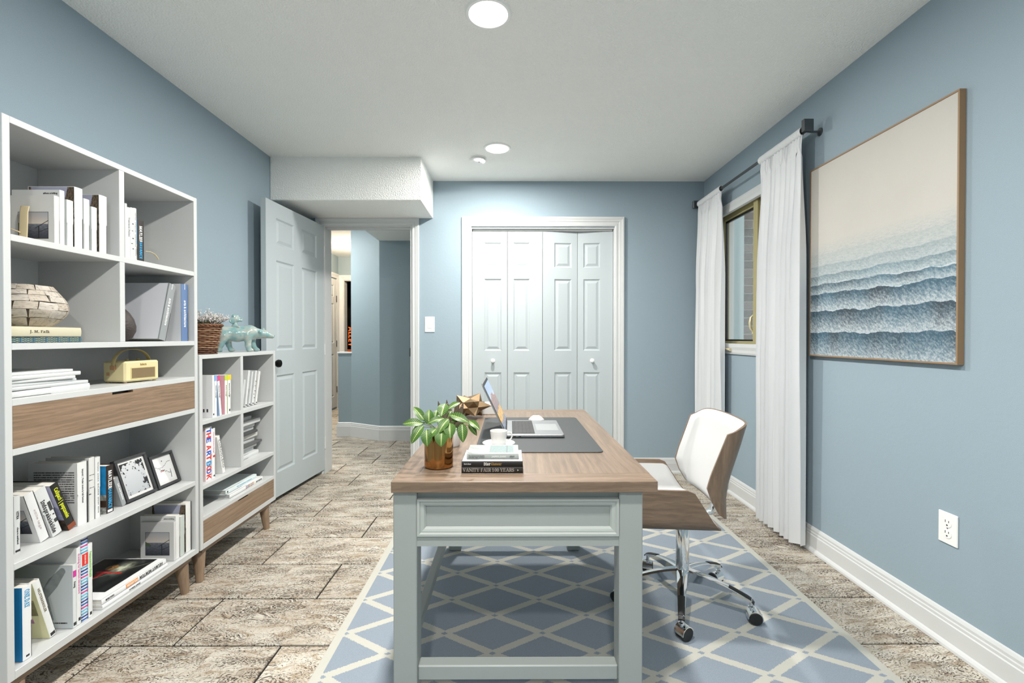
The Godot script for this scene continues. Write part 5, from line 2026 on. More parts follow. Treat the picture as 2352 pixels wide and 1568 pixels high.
# ---------------------------------------------------------------- figures from distance fields
func nets(lo: Vector3, hi: Vector3, cell: float, bones: Array, k: float) -> MB:
	# bones: [a, b, ra, rb]; smooth minimum of tapered capsules, meshed as surface nets
	var nx := int((hi.x - lo.x) / cell) + 1
	var ny := int((hi.y - lo.y) / cell) + 1
	var nz := int((hi.z - lo.z) / cell) + 1
	var f := PackedFloat32Array()
	f.resize(nx * ny * nz)
	f.fill(1.0)
	for bo in bones:
		var a: Vector3 = bo[0]
		var c: Vector3 = bo[1]
		var ra: float = bo[2]
		var rb: float = bo[3]
		var m := maxf(ra, rb) + 0.02
		var p0 := (Vector3(minf(a.x, c.x), minf(a.y, c.y), minf(a.z, c.z)) - Vector3.ONE * m - lo) / cell
		var p1 := (Vector3(maxf(a.x, c.x), maxf(a.y, c.y), maxf(a.z, c.z)) + Vector3.ONE * m - lo) / cell
		var ac := c - a
		var l2 := maxf(ac.length_squared(), 1e-9)
		for x in range(maxi(0, int(p0.x)), mini(nx, int(p1.x) + 2)):
			for y in range(maxi(0, int(p0.y)), mini(ny, int(p1.y) + 2)):
				for z in range(maxi(0, int(p0.z)), mini(nz, int(p1.z) + 2)):
					var p := lo + Vector3(x, y, z) * cell
					var h := clampf((p - a).dot(ac) / l2, 0.0, 1.0)
					var d := (p - a - ac * h).length() - lerpf(ra, rb, h)
					var i := (x * ny + y) * nz + z
					var o := f[i]
					var q := maxf(k - absf(o - d), 0.0) / k
					f[i] = minf(o, d) - q * q * k * 0.25
	var b := MB.new()
	var at := {}
	for x in nx - 1:
		for y in ny - 1:
			for z in nz - 1:
				var i := (x * ny + y) * nz + z
				var c := [f[i], f[i + 1], f[i + nz], f[i + nz + 1], f[i + ny * nz], f[i + ny * nz + 1], f[i + ny * nz + nz], f[i + ny * nz + nz + 1]]
				var neg := 0
				for q in 8:
					if c[q] < 0.0:
						neg += 1
				if neg == 0 or neg == 8:
					continue
				var s := Vector3.ZERO
				var n := 0
				for e in [[0, 1], [2, 3], [4, 5], [6, 7], [0, 2], [1, 3], [4, 6], [5, 7], [0, 4], [1, 5], [2, 6], [3, 7]]:
					var fa: float = c[e[0]]
					var fb: float = c[e[1]]
					if (fa < 0.0) != (fb < 0.0):
						var h := fa / (fa - fb)
						var pa := Vector3(e[0] >> 2, (e[0] >> 1) & 1, e[0] & 1)
						var pb := Vector3(e[1] >> 2, (e[1] >> 1) & 1, e[1] & 1)
						s += pa.lerp(pb, h)
						n += 1
				var g := Vector3(c[4] + c[5] + c[6] + c[7] - c[0] - c[1] - c[2] - c[3], c[2] + c[3] + c[6] + c[7] - c[0] - c[1] - c[4] - c[5], c[1] + c[3] + c[5] + c[7] - c[0] - c[2] - c[4] - c[6])
				at[i] = b.add(lo + (Vector3(x, y, z) + s / n) * cell, g.normalized())
	var sx := ny * nz
	for x in range(1, nx - 1):
		for y in range(1, ny - 1):
			for z in range(1, nz - 1):
				var i := (x * ny + y) * nz + z
				var inn := f[i] < 0.0
				for e in [[sx, nz, 1], [nz, 1, sx], [1, sx, nz]]:
					if (f[i + e[0]] < 0.0) != inn:
						var q := [at[i], at[i - e[1]], at[i - e[1] - e[2]], at[i - e[2]]]
						if not inn:
							q.reverse()
						b.tri_i(q[0], q[1], q[2])
						b.tri_i(q[0], q[2], q[3])
	return b


func bear() -> void:
	var t := thing("bear_figurine", "glazed turquoise walking bear figurine on the low bookcase", "figurine", p3(-1.487, 1.0424, 2.553), 0.512)
	var n := 0.022
	var bones := [
		[Vector3(-0.062, 0.098, 0), Vector3(0.0, 0.094, 0), 0.040, 0.041], [Vector3(0.0, 0.094, 0), Vector3(0.058, 0.101, 0), 0.041, 0.041], [Vector3(-0.085, 0.088, 0), Vector3(-0.05, 0.094, 0), 0.026, 0.036],
		[Vector3(0.058, 0.103, 0), Vector3(0.102, 0.096, 0), 0.038, 0.026], [Vector3(0.102, 0.096, 0), Vector3(0.130, 0.094, 0), 0.025, 0.021], [Vector3(0.130, 0.094, 0), Vector3(0.170, 0.083, 0), 0.019, 0.009], [Vector3(0.135, 0.086, 0), Vector3(0.168, 0.079, 0), 0.012, 0.007],
		[Vector3(0.050, 0.080, n), Vector3(0.049, 0.030, n), 0.022, 0.0135], [Vector3(0.049, 0.030, n), Vector3(0.054, 0.009, n), 0.0135, 0.0105], [Vector3(0.052, 0.009, n), Vector3(0.069, 0.007, n), 0.010, 0.007],
		[Vector3(0.066, 0.080, -n), Vector3(0.073, 0.032, -n), 0.022, 0.0135], [Vector3(0.073, 0.032, -n), Vector3(0.088, 0.009, -n), 0.0135, 0.010], [Vector3(0.086, 0.009, -n), Vector3(0.100, 0.007, -n), 0.010, 0.007],
		[Vector3(-0.062, 0.082, n), Vector3(-0.078, 0.036, n), 0.027, 0.0135], [Vector3(-0.078, 0.036, n), Vector3(-0.090, 0.009, n), 0.013, 0.010], [Vector3(-0.090, 0.009, n), Vector3(-0.076, 0.007, n), 0.010, 0.007],
		[Vector3(-0.052, 0.078, -n), Vector3(-0.042, 0.034, -n), 0.025, 0.012], [Vector3(-0.042, 0.034, -n), Vector3(-0.033, 0.009, -n), 0.012, 0.010], [Vector3(-0.034, 0.009, -n), Vector3(-0.019, 0.007, -n), 0.010, 0.007],
		[Vector3(0.110, 0.100, 0.022), Vector3(0.107, 0.106, 0.031), 0.009, 0.008], [Vector3(0.126, 0.112, -0.014), Vector3(0.125, 0.123, -0.020), 0.008, 0.007], [Vector3(-0.098, 0.100, 0), Vector3(-0.106, 0.094, 0), 0.008, 0.006],
	]
	var nz := noise(77, 22.0, 3)
	var glaze := mat("glaze", Color.WHITE, 0.18)
	glaze.vertex_color_use_as_albedo = true
	glaze.clearcoat_enabled = true
	glaze.clearcoat = 0.6
	glaze.clearcoat_roughness = 0.08
	var paint := func(b: MB) -> void:
		b.colored = true
		for i in b.v.size():
			var s := clampf(0.5 + 1.3 * nz.get_noise_3dv(b.v[i]), 0.0, 1.0)
			b.col[i] = Color(0.19, 0.36, 0.37).lerp(Color(0.40, 0.44, 0.40), s)
	var b := nets(Vector3(-0.125, -0.008, -0.06), Vector3(0.195, 0.16, 0.06), 0.0035, bones, 0.011)
	paint.call(b)
	obj("body", b, glaze, t)
	for s in [-1.0, 1.0]:
		b = MB.new()
		b.xf = Transform3D(Basis(), Vector3(0.140, 0.0985, 0.0158 * s))
		b.lathe([Vector2(0.0001, -0.0036), Vector2(0.003, -0.0015), Vector2(0.003, 0.0015), Vector2(0.0001, 0.0036)], 10)
		obj("eye", b, tint(rgb(90, 130, 135), 0.2), t)
	b = MB.new()
	b.xf = Transform3D(Basis(), Vector3(0.1785, 0.085, 0))
	b.lathe([Vector2(0.0001, -0.003), Vector2(0.003, 0), Vector2(0.0001, 0.003)], 10)
	obj("nose", b, tint(rgb(60, 105, 110), 0.2), t)
	# the small round-eared rider on its back
	bones = [
		[Vector3(-0.012, 0.136, 0), Vector3(-0.014, 0.158, 0), 0.017, 0.010], [Vector3(-0.016, 0.170, 0), Vector3(-0.008, 0.176, 0), 0.016, 0.016], [Vector3(-0.016, 0.190, 0), Vector3(-0.004, 0.190, 0), 0.013, 0.011],
		[Vector3(-0.004, 0.170, 0), Vector3(0.018, 0.169, 0), 0.009, 0.0055], [Vector3(0.018, 0.169, 0), Vector3(0.020, 0.182, 0), 0.0045, 0.0035], [Vector3(0.004, 0.181, 0), Vector3(0.020, 0.182, 0), 0.0035, 0.0035],
		[Vector3(-0.012, 0.137, 0.0), Vector3(0.006, 0.131, 0.024), 0.012, 0.007], [Vector3(-0.012, 0.137, 0.0), Vector3(0.006, 0.131, -0.024), 0.012, 0.007],
	]
	b = nets(Vector3(-0.05, 0.11, -0.045), Vector3(0.04, 0.215, 0.045), 0.003, bones, 0.007)
	paint.call(b)
	var rd := obj("rider", b, glaze, t)
	rd.set_meta("label", "small round-eared rider figure on the bear's back")
	for s in [-1.0, 1.0]:
		b = MB.new()
		b.xf = Transform3D(Basis(Vector3(1, 0, 0), PI / 2 * s), Vector3(-0.024, 0.168, 0.0135 * s))
		b.lathe([Vector2(0.0001, -0.002), Vector2(0.015, -0.002), Vector2(0.0168, 0.0), Vector2(0.015, 0.003), Vector2(0.0001, 0.0035)], 24)
		paint.call(b)
		obj("ear", b, glaze, rd)


# ---------------------------------------------------------------- things on the desk
const DESK := 0.7332


func rounded(w: float, h: float, r: float, n := 6) -> PackedVector2Array:
	var p := PackedVector2Array()
	for q in [[w / 2 - r, h / 2 - r, 0.0], [-w / 2 + r, h / 2 - r, PI / 2], [-w / 2 + r, -h / 2 + r, PI], [w / 2 - r, -h / 2 + r, 3 * PI / 2]]:
		for k in n + 1:
			var a: float = q[2] + PI / 2 * k / n
			p.append(Vector2(q[0] + cos(a) * r, q[1] + sin(a) * r))
	return p


# flat slab with rounded corners and a softened rim; lies in x/z, from y0 to y1
func slab(b: MB, w: float, l: float, r: float, y0: float, y1: float, c: float) -> void:
	var outer := rounded(w, l, r)
	var inner := rounded(w - 2 * c, l - 2 * c, maxf(r - c, 0.0005))
	var n := outer.size()
	var top := []
	var bot := []
	for k in n:
		top.append(Vector3(inner[k].x, y1, inner[k].y))
		bot.append(Vector3(inner[k].x, y0, inner[k].y))
	b.poly(top, Vector3.UP)
	b.poly(bot, Vector3.DOWN)
	for k in n:
		var k2 := (k + 1) % n
		var o := Vector3(outer[k].x, 0, outer[k].y)
		var o2 := Vector3(outer[k2].x, 0, outer[k2].y)
		var mid := (o + o2) * 0.5
		b.poly([top[k], top[k2], o2 + Vector3.UP * (y1 - c), o + Vector3.UP * (y1 - c)], mid + Vector3.UP * 0.2)
		b.poly([o + Vector3.UP * (y1 - c), o2 + Vector3.UP * (y1 - c), o2 + Vector3.UP * (y0 + c), o + Vector3.UP * (y0 + c)], mid)
		b.poly([bot[k], bot[k2], o2 + Vector3.UP * (y0 + c), o + Vector3.UP * (y0 + c)], mid - Vector3.UP * 0.2)


func desk_things() -> void:
	var b := MB.new()
	slab(b, 0.434, 0.675, 0.022, 0.0, 0.003, 0.0008)
	var o := obj("desk_pad", b, mat("pad_grey", rgb(56, 60, 62), 0.62), null)
	o.position = p3(0.099, DESK, 1.891)
	tag(o, "dark grey desk pad under the laptop", "desk pad")
	laptop()
	mouse()
	coffee()
	desk_books()
	leafy_plant()
	aloe()
	star()
	# low white tray at the far left corner
	var t := thing("paper_tray", "low white tray at the far corner of the desk behind the faceted ornament", "tray", p3(-0.175, DESK, 2.40))
	b = MB.new()
	b.cham(Vector3(-0.11, 0, -0.07), Vector3(0.11, 0.006, 0.07), 0.002)
	b.cham(Vector3(-0.11, 0.004, 0.064), Vector3(0.11, 0.045, 0.07), 0.001)
	b.cham(Vector3(-0.11, 0.004, -0.07), Vector3(0.11, 0.045, -0.064), 0.001)
	b.cham(Vector3(-0.11, 0.004, -0.064), Vector3(-0.104, 0.045, 0.064), 0.001)
	b.cham(Vector3(0.104, 0.004, -0.064), Vector3(0.11, 0.045, 0.064), 0.001)
	obj("tray_body", b, M.paper_white, t)
	b = MB.new()
	b.box(Vector3(-0.1, 0.006, -0.06), Vector3(0.1, 0.03, 0.06))
	obj("paper_stack", b, M.pages, t)


func laptop() -> void:
	# the user sits on the right: local x runs along the hinge (away from the camera), z towards the user
	var t := thing("laptop", "open silver laptop on the dark desk pad", "laptop", p3(-0.017, DESK + 0.0032, 1.768), PI / 2)
	var w := 0.310
	var dp := 0.226
	var b := MB.new()
	b.xf = Transform3D(Basis(), Vector3(w / 2, 0, dp / 2))
	slab(b, w, dp, 0.010, 0.0015, 0.013, 0.0025)
	var base := obj("base", b, M.aluminium, t)
	b = MB.new()
	b.box(Vector3(0.020, 0.0128, 0.026), Vector3(w - 0.020, 0.0133, 0.114))
	obj("keyboard_well", b, mat("well_black", rgb(44, 45, 46), 0.6), base)
	b = MB.new()
	for r in 5:
		for k in 14:
			var kx := 0.0225 + k * 0.01905
			var kz := 0.0385 + r * 0.0150
			b.cham(Vector3(kx, 0.0133, kz), Vector3(kx + 0.0165, 0.0142, kz + 0.0132), 0.0004)
	obj("keys", b, M.key_black, base)
	b = MB.new()
	b.box(Vector3(0.0225, 0.0133, 0.0275), Vector3(w - 0.0225, 0.0138, 0.0365))
	obj("touch_bar", b, M.black, base)
	b = MB.new()
	b.cham(Vector3(w / 2 - 0.065, 0.0128, 0.124), Vector3(w / 2 + 0.065, 0.0132, 0.212), 0.0002)
	obj("trackpad", b, mat("trackpad_grey", rgb(166, 168, 170), 0.35, 0.5), base)
	b = MB.new()
	for k in 2:
		b.cham(Vector3(-0.0004, 0.005, 0.03 + 0.02 * k), Vector3(0.001, 0.008, 0.04 + 0.02 * k), 0.0003)
	obj("ports", b, M.black, base)
	# lid, tipped back
	var lid := Node3D.new()
	lid.name = "lid"
	t.add_child(lid)
	lid.position = Vector3(0, 0.0105, 0.004)
	lid.rotation.x = deg_to_rad(-25.5)
	b = MB.new()
	b.xf = Transform3D(Basis(Vector3(1, 0, 0), PI / 2), Vector3(w / 2, 0.110, 0))
	slab(b, w, 0.214, 0.010, -0.0030, 0.0022, 0.001)
	obj("lid_shell", b, M.aluminium, lid)
	b = MB.new()
	b.box(Vector3(0.003, 0.006, 0.0021), Vector3(w - 0.003, 0.214, 0.0031))
	obj("bezel", b, M.black, lid)
	var n := noise(91, 1.0, 4)
	var tex := picture(240, 150, func(u: float, v: float) -> Color:
		var c := Color(0.60, 0.72, 0.88).lerp(Color(0.86, 0.88, 0.93), v * 1.6)
		var ridge := 0.34 + 0.10 * n.get_noise_2d(u * 3.0, 2.0) - 0.10 * exp(-pow((u - 0.45) / 0.2, 2.0))
		if v > ridge:
			c = Color(0.66, 0.42, 0.36).lerp(Color(0.50, 0.38, 0.44), clampf((v - ridge) * 3.0, 0, 1)) * (1.0 + 0.35 * n.get_noise_2d(u * 9.0, v * 14.0))
		if v > 0.62 + 0.05 * n.get_noise_2d(u * 4.0, 7.0):
			c = Color(0.92, 0.66, 0.10) * (1.0 + 0.45 * n.get_noise_2d(u * 14.0, v * 14.0))
		if v > 0.86 + 0.04 * n.get_noise_2d(u * 5.0, 1.0):
			c = Color(0.42, 0.50, 0.62) * (1.0 + 0.3 * n.get_noise_2d(u * 7.0, v * 20.0))
		return c)
	var sm := mat("laptop_screen", Color.BLACK, 0.15)
	sm.emission_enabled = true
	sm.emission = Color.WHITE
	sm.emission_operator = BaseMaterial3D.EMISSION_OP_MULTIPLY
	sm.emission_texture = tex
	sm.emission_energy_multiplier = 0.8
	b = MB.new()
	b.poly([Vector3(0.009, 0.016, 0.0034), Vector3(w - 0.009, 0.016, 0.0034), Vector3(w - 0.009, 0.204, 0.0034), Vector3(0.009, 0.204, 0.0034)], Vector3(0, 0, 1), [Vector2(0, 1), Vector2(1, 1), Vector2(1, 0), Vector2(0, 0)])
	obj("screen", b, sm, lid)
	b = MB.new()
	b.xf = Transform3D(Basis(Vector3(0, 0, 1), -PI / 2), Vector3(0.03, 0.0125, 0.001))
	b.lathe([Vector2(0.0001, 0), Vector2(0.005, 0), Vector2(0.005, w - 0.06), Vector2(0.0001, w - 0.06)], 14)
	obj("hinge", b, M.dark_plastic, t)


func mouse() -> void:
	var t := thing("computer_mouse", "white low computer mouse on the desk pad behind the laptop", "mouse", p3(0.122, DESK + 0.0032, 2.145), 0.0)
	var f := func(u: float, v: float) -> Vector3:
		var x := (u - 0.5) * 2.0
		var z := (v - 0.5) * 2.0
		var px := x * sqrt(1.0 - z * z / 2.0) * 0.036
		var pz := z * sqrt(1.0 - x * x / 2.0) * 0.029
		var r := clampf(1.0 - maxf(absf(x), absf(z)), 0.0, 1.0)
		return Vector3(px * 1.0, 0.005 + 0.018 * sin(minf(1.0, r * 1.25) * PI / 2), pz)
	var g := func(u: float, v: float) -> Vector3:
		var p: Vector3 = f.call(u, v)
		return Vector3(p.x, 0.005, p.z)
	var b := MB.new()
	b.shell(20, 20, f, g)
	obj("top_shell", b, mat("gloss_white", rgb(244, 244, 245), 0.15), t)
	b = MB.new()
	b.xf = Transform3D(Basis.from_scale(Vector3(1, 1, 0.8)), Vector3.ZERO)
	b.lathe([Vector2(0.0001, 0.0), Vector2(0.030, 0.0), Vector2(0.034, 0.0052), Vector2(0.0001, 0.0052)], 24)
	obj("base_plate", b, mat("mouse_grey", rgb(120, 122, 124), 0.4), t)


func coffee() -> void:
	var ch := mat("porcelain", rgb(218, 218, 217), 0.18)
	var at := p3(-0.039, DESK + 0.0032, 1.632)
	var b := MB.new()
	b.lathe([Vector2(0.0001, 0.0015), Vector2(0.022, 0.0015), Vector2(0.023, 0.0), Vector2(0.027, 0.0), Vector2(0.030, 0.003), Vector2(0.048, 0.009), Vector2(0.0565, 0.0135), Vector2(0.057, 0.0145), Vector2(0.056, 0.0150), Vector2(0.046, 0.011), Vector2(0.028, 0.0055), Vector2(0.0001, 0.005)], 48)
	var s := obj("saucer", b, ch)
	s.position = at
	tag(s, "white saucer under the coffee cup behind the desk books", "saucer")
	var t := thing("coffee_cup", "white cup of milky coffee on its saucer", "cup", at + Vector3(0, 0.0056, 0))
	b = MB.new()
	b.lathe([Vector2(0.0001, 0.0), Vector2(0.023, 0.0), Vector2(0.0245, 0.002), Vector2(0.0262, 0.015), Vector2(0.0287, 0.035), Vector2(0.0305, 0.050), Vector2(0.0300, 0.0510), Vector2(0.0290, 0.050), Vector2(0.0270, 0.035), Vector2(0.0245, 0.010), Vector2(0.020, 0.004), Vector2(0.0001, 0.004)], 48)
	obj("body", b, ch, t)
	b = MB.new()
	b.tube([Vector3(0.0275, 0.042, 0), Vector3(0.036, 0.045, 0), Vector3(0.044, 0.042, 0), Vector3(0.0475, 0.033, 0), Vector3(0.044, 0.023, 0), Vector3(0.036, 0.016, 0), Vector3(0.0262, 0.012, 0)], [0.0030, 0.0027, 0.0027, 0.0027, 0.0027, 0.0027, 0.0032], 10, 1.0, Vector3(0, 0, 1))
	obj("handle", b, ch, t)
	b = MB.new()
	b.lathe([Vector2(0.0283, 0.0445), Vector2(0.0282, 0.0462), Vector2(0.0001, 0.0464)], 32)
	obj("coffee", b, mat("coffee", rgb(205, 168, 142), 0.2), t)


func on_desk(t: Node3D, x_left: float, y: float, d_front: float, turn := 0.0) -> void:
	# lying flat, spine towards the camera
	t.transform = Transform3D(Basis(Vector3.UP, turn) * Basis(Vector3(0, 1, 0), Vector3(-1, 0, 0), Vector3(0, 0, 1)), p3(x_left, y + 0.0003, d_front))


func desk_books() -> void:
	var gr := "books stacked at the front of the desk"
	var bl := rgb(22, 21, 20)
	var t := book("book", "thick black book with grey capitals, lowest on the desk", gr, 0.0185, 0.175, 0.135, rgb(38, 33, 29), {"titles": [["VANITY FAIR 100 YEARS", 0.0105, 0.5, rgb(150, 142, 134), "Droid Serif", 0.146, 0.5]]})
	(t.get_child(2) as Node3D).position.y = 0.175 - 0.077
	var b := MB.new()
	b.prism(PackedVector2Array([Vector2(0.006, 0.016), Vector2(0.0085, 0.012), Vector2(0.011, 0.016)].map(func(p): return p)), Vector3.ZERO, Vector3(1, 0, 0), Vector3.UP, Vector3(0, 0, 1), 0.0, 0.0005)
	obj("spine_mark", b, tint(rgb(190, 186, 180)), t)
	on_desk(t, 0.0375, DESK, 1.321)
	var y := DESK + 0.0189
	t = book("book", "black book with a white cover in the middle of the desk stack", gr, 0.0145, 0.174, 0.134, bl, {"titles": [["Dior", 0.0085, 0.585, rgb(225, 222, 216), "Droid Serif", 0.019], ["Glamour", 0.0075, 0.435, rgb(160, 125, 60), "Droid Serif", 0.030], ["Mark Shaw", 0.0042, 0.905, rgb(190, 188, 184), "Droid Sans", 0.020]]})
	b = MB.new()
	b.box(Vector3(0.0142, 0.001, -0.133), Vector3(0.0150, 0.173, -0.002))
	obj("cover_print", b, tint(rgb(176, 179, 179), 0.4), t)
	on_desk(t, 0.037, y, 1.3215)
	y += 0.0156
	t = book("book", "grey art book on top of the desk stack", gr, 0.0135, 0.150, 0.116, rgb(158, 161, 158), {"titles": [["JASPER JOHNS", 0.0052, 0.38, rgb(215, 215, 212), "Droid Sans", 0.042], ["GRAY", 0.0052, 0.125, rgb(84, 86, 86), "Droid Sans", 0.014]]})
	text("lettering", "The Greenstreet Studio", 0.0036, tint(rgb(90, 92, 92)), t, Transform3D(Basis(Vector3(0, 0, 1), -PI / 2), Vector3(0.0090, 0.122, 0.0003)), "Droid Sans", true, 0.046)
	text("lettering", "and the Logic of Print", 0.0036, tint(rgb(90, 92, 92)), t, Transform3D(Basis(Vector3(0, 0, 1), -PI / 2), Vector3(0.0045, 0.122, 0.0003)), "Droid Sans", true, 0.046)
	b = MB.new()
	b.box(Vector3(0.0132, 0.001, -0.115), Vector3(0.0139, 0.149, -0.001))
	obj("cover_print", b, tint(rgb(156, 163, 159), 0.45), t)
	b = MB.new()
	b.box(Vector3(0.0139, 0.010, -0.114), Vector3(0.0142, 0.092, -0.001))
	obj("cover_panel", b, tint(rgb(200, 200, 196), 0.45), t)
	b = MB.new()
	b.poly([Vector3(0.0144, 0.014, -0.108), Vector3(0.0144, 0.086, -0.108), Vector3(0.0144, 0.086, -0.016), Vector3(0.0144, 0.014, -0.016)], Vector3(1, 0, 0), [Vector2(1, 0), Vector2(0, 0), Vector2(0, 1), Vector2(1, 1)])
	obj("cover_picture", b, M.print_pale_map, t)
	on_desk(t, 0.0255, y, 1.345)


func leafy_plant() -> void:
	var at := p3(-0.2125, DESK, 1.393)
	var t := thing("potted_plant", "green plant with pale veined leaves in a shiny bronze pot", "potted plant", at)
	var b := MB.new()
	b.lathe([Vector2(0.0001, 0.0), Vector2(0.039, 0.0), Vector2(0.0425, 0.003), Vector2(0.0428, 0.05), Vector2(0.0428, 0.0985), Vector2(0.0418, 0.0995), Vector2(0.0408, 0.098), Vector2(0.0404, 0.06)], 64)
	obj("pot", b, mat("bronze", rgb(172, 124, 74), 0.14, 1.0), t)
	b = MB.new()
	b.lathe([Vector2(0.0402, 0.06), Vector2(0.0402, 0.087), Vector2(0.0001, 0.090)], 32)
	obj("soil", b, tint(rgb(52, 42, 32), 0.95), t)
	var tex := picture(96, 192, func(u: float, v: float) -> Color:
		var s := absf(u - 0.5) * 2.0
		# side veins run outwards and towards the tip
		var q := (v + s * 0.16) * 11.0
		var f := absf(q - roundf(q))
		var c := Color(0.15, 0.30, 0.09).lerp(Color(0.24, 0.41, 0.14), f)
		if f < 0.11 * (1.15 - s * 0.5):
			c = Color(0.55, 0.66, 0.33)
		if s < 0.06:
			c = Color(0.72, 0.78, 0.46)
		return c)
	var lm := mat("vein_leaf", Color.WHITE, 0.42)
	lm.albedo_texture = tex
	lm.texture_repeat = false
	lm.backlight_enabled = true
	lm.backlight = Color(0.25, 0.3, 0.15)
	# leaves: base, tip (crop units of the view, turned into metres), half width, depth of base and tip before the pot's middle
	var rows := [
		[380, 710, 50, 712, 60, 0.015, 0.02], [385, 700, 160, 485, 55, -0.01, -0.04], [460, 745, 448, 508, 72, 0.0, -0.02], [392, 735, 222, 1002, 64, 0.025, 0.045], [655, 615, 690, 435, 78, -0.01, -0.05],
		[765, 505, 940, 425, 42, -0.02, -0.06], [725, 622, 470, 690, 45, 0.02, 0.035], [545, 640, 560, 538, 40, -0.02, -0.04], [470, 770, 492, 1025, 76, 0.045, 0.062], [625, 755, 508, 902, 60, 0.04, 0.06],
		[800, 622, 655, 832, 66, 0.025, 0.055], [715, 795, 712, 1022, 86, 0.048, 0.066], [828, 680, 852, 905, 80, 0.035, 0.06], [805, 580, 1140, 700, 62, 0.0, 0.02], [1120, 680, 1312, 805, 46, 0.0, 0.03],
		[1020, 700, 1042, 988, 68, 0.02, 0.04], [1105, 728, 1252, 915, 42, 0.0, 0.01], [830, 690, 990, 652, 34, 0.01, 0.01], [925, 775, 965, 930, 36, -0.02, -0.02], [385, 722, 140, 905, 28, -0.02, -0.03],
		[640, 640, 560, 600, 40, -0.03, -0.05], [760, 640, 800, 560, 36, -0.03, -0.05],
	]
	var k := 0.000182
	var crown := Vector3(0.005, 0.098, 0.0)
	for r in rows:
		var a := Vector3((r[0] - 622.0) * k, (1430.0 - r[1]) * k, r[5])
		var e := Vector3((r[2] - 622.0) * k, (1430.0 - r[3]) * k, r[6])
		var hw: float = r[4] * k * 1.22
		var ax := e - a
		var l := ax.length()
		ax /= l
		# the blade faces up and towards the viewer
		var up := (Vector3(0, 0.75, 0.9) - ax * Vector3(0, 0.75, 0.9).dot(ax)).normalized()
		var side := ax.cross(up)
		var f := func(off: float) -> Callable:
			return func(u: float, v: float) -> Vector3:
				var s := (v - 0.5) * 2.0
				var wd := hw * pow(sin(PI * pow(lerpf(0.0, 1.0, u), 0.85)), 0.75) if u > 0.0 and u < 1.0 else hw * 0.02
				var bow := sin(u * PI) * l * 0.10
				var crease := absf(s) * wd * 0.30
				return a + ax * l * u + side * s * wd + up * (bow + crease + off)
		b = MB.new()
		b.shell(10, 6, f.call(0.0003), f.call(-0.0003))
		# uv: u across, v along
		for i in b.uv.size():
			b.uv[i] = Vector2(b.uv[i].y, b.uv[i].x)
		var lf := obj("leaf", b, lm, t)
		b = MB.new()
		b.tube([crown, crown.lerp(a, 0.6) + Vector3(0, 0.006, 0), a + ax * 0.004], [0.0014, 0.0012, 0.001], 5)
		obj("leaf_stem", b, tint(rgb(96, 104, 62), 0.6), lf)
	b = MB.new()
	b.tube([Vector3(0.005, 0.085, 0), crown], 0.004, 8)
	obj("stem", b, tint(rgb(96, 104, 62), 0.6), t)


func aloe() -> void:
	var t := thing("potted_aloe", "spiky dark aloe in a white pot behind the leafy plant", "potted plant", p3(-0.213, DESK, 1.665))
	var b := MB.new()
	b.lathe([Vector2(0.0001, 0), Vector2(0.032, 0), Vector2(0.034, 0.003), Vector2(0.042, 0.066), Vector2(0.040, 0.068), Vector2(0.037, 0.064), Vector2(0.035, 0.05)], 40)
	obj("pot", b, mat("gloss_white", rgb(244, 244, 245), 0.15), t)
	b = MB.new()
	b.lathe([Vector2(0.0365, 0.055), Vector2(0.0370, 0.060), Vector2(0.0001, 0.062)], 24)
	obj("soil", b, tint(rgb(52, 42, 32), 0.95), t)
	var r2 := RandomNumberGenerator.new()
	r2.seed = 5
	var tips := [[-0.042, 0.160, 0.01], [-0.014, 0.162, -0.01], [0.030, 0.172, 0.0], [0.048, 0.156, 0.012], [0.012, 0.120, 0.030], [-0.030, 0.115, 0.028], [0.040, 0.118, -0.026], [-0.005, 0.14, -0.03], [0.056, 0.12, 0.02]]
	for q in tips:
		var tip := Vector3(q[0], q[1], q[2])
		var base := Vector3(tip.x * 0.25, 0.058, tip.z * 0.25)
		var mid := base.lerp(tip, 0.5) + Vector3(tip.x * 0.10, 0.0, tip.z * 0.10)
		b = MB.new()
		b.tube([base, base.lerp(mid, 0.6), mid, mid.lerp(tip, 0.55), tip], [0.011, 0.0125, 0.0108, 0.0066, 0.0008], 8, 0.5, Vector3(0, 0, 1))
		var lf := obj("leaf", b, tint(rgb(96, 84, 70), 0.5), t)
		b = MB.new()
		for k in 12:
			var s := 0.08 + 0.07 * k
			var c := base.lerp(mid, s * 2.0) if s < 0.5 else mid.lerp(tip, s * 2.0 - 1.0)
			var w := 0.0075 * (1.0 - s * 0.8)
			for e in 2:
				var p := c + Vector3(r2.randf_range(-1, 1) * w, r2.randf_range(-1, 1) * 0.002, 0.0046 * (1.0 - s * 0.75))
				b.cham(p - Vector3(0.0013, 0.0007, 0.0007), p + Vector3(0.0013, 0.0007, 0.0007), 0.0003)
		obj("white_spots", b, tint(rgb(196, 192, 182), 0.6), lf)


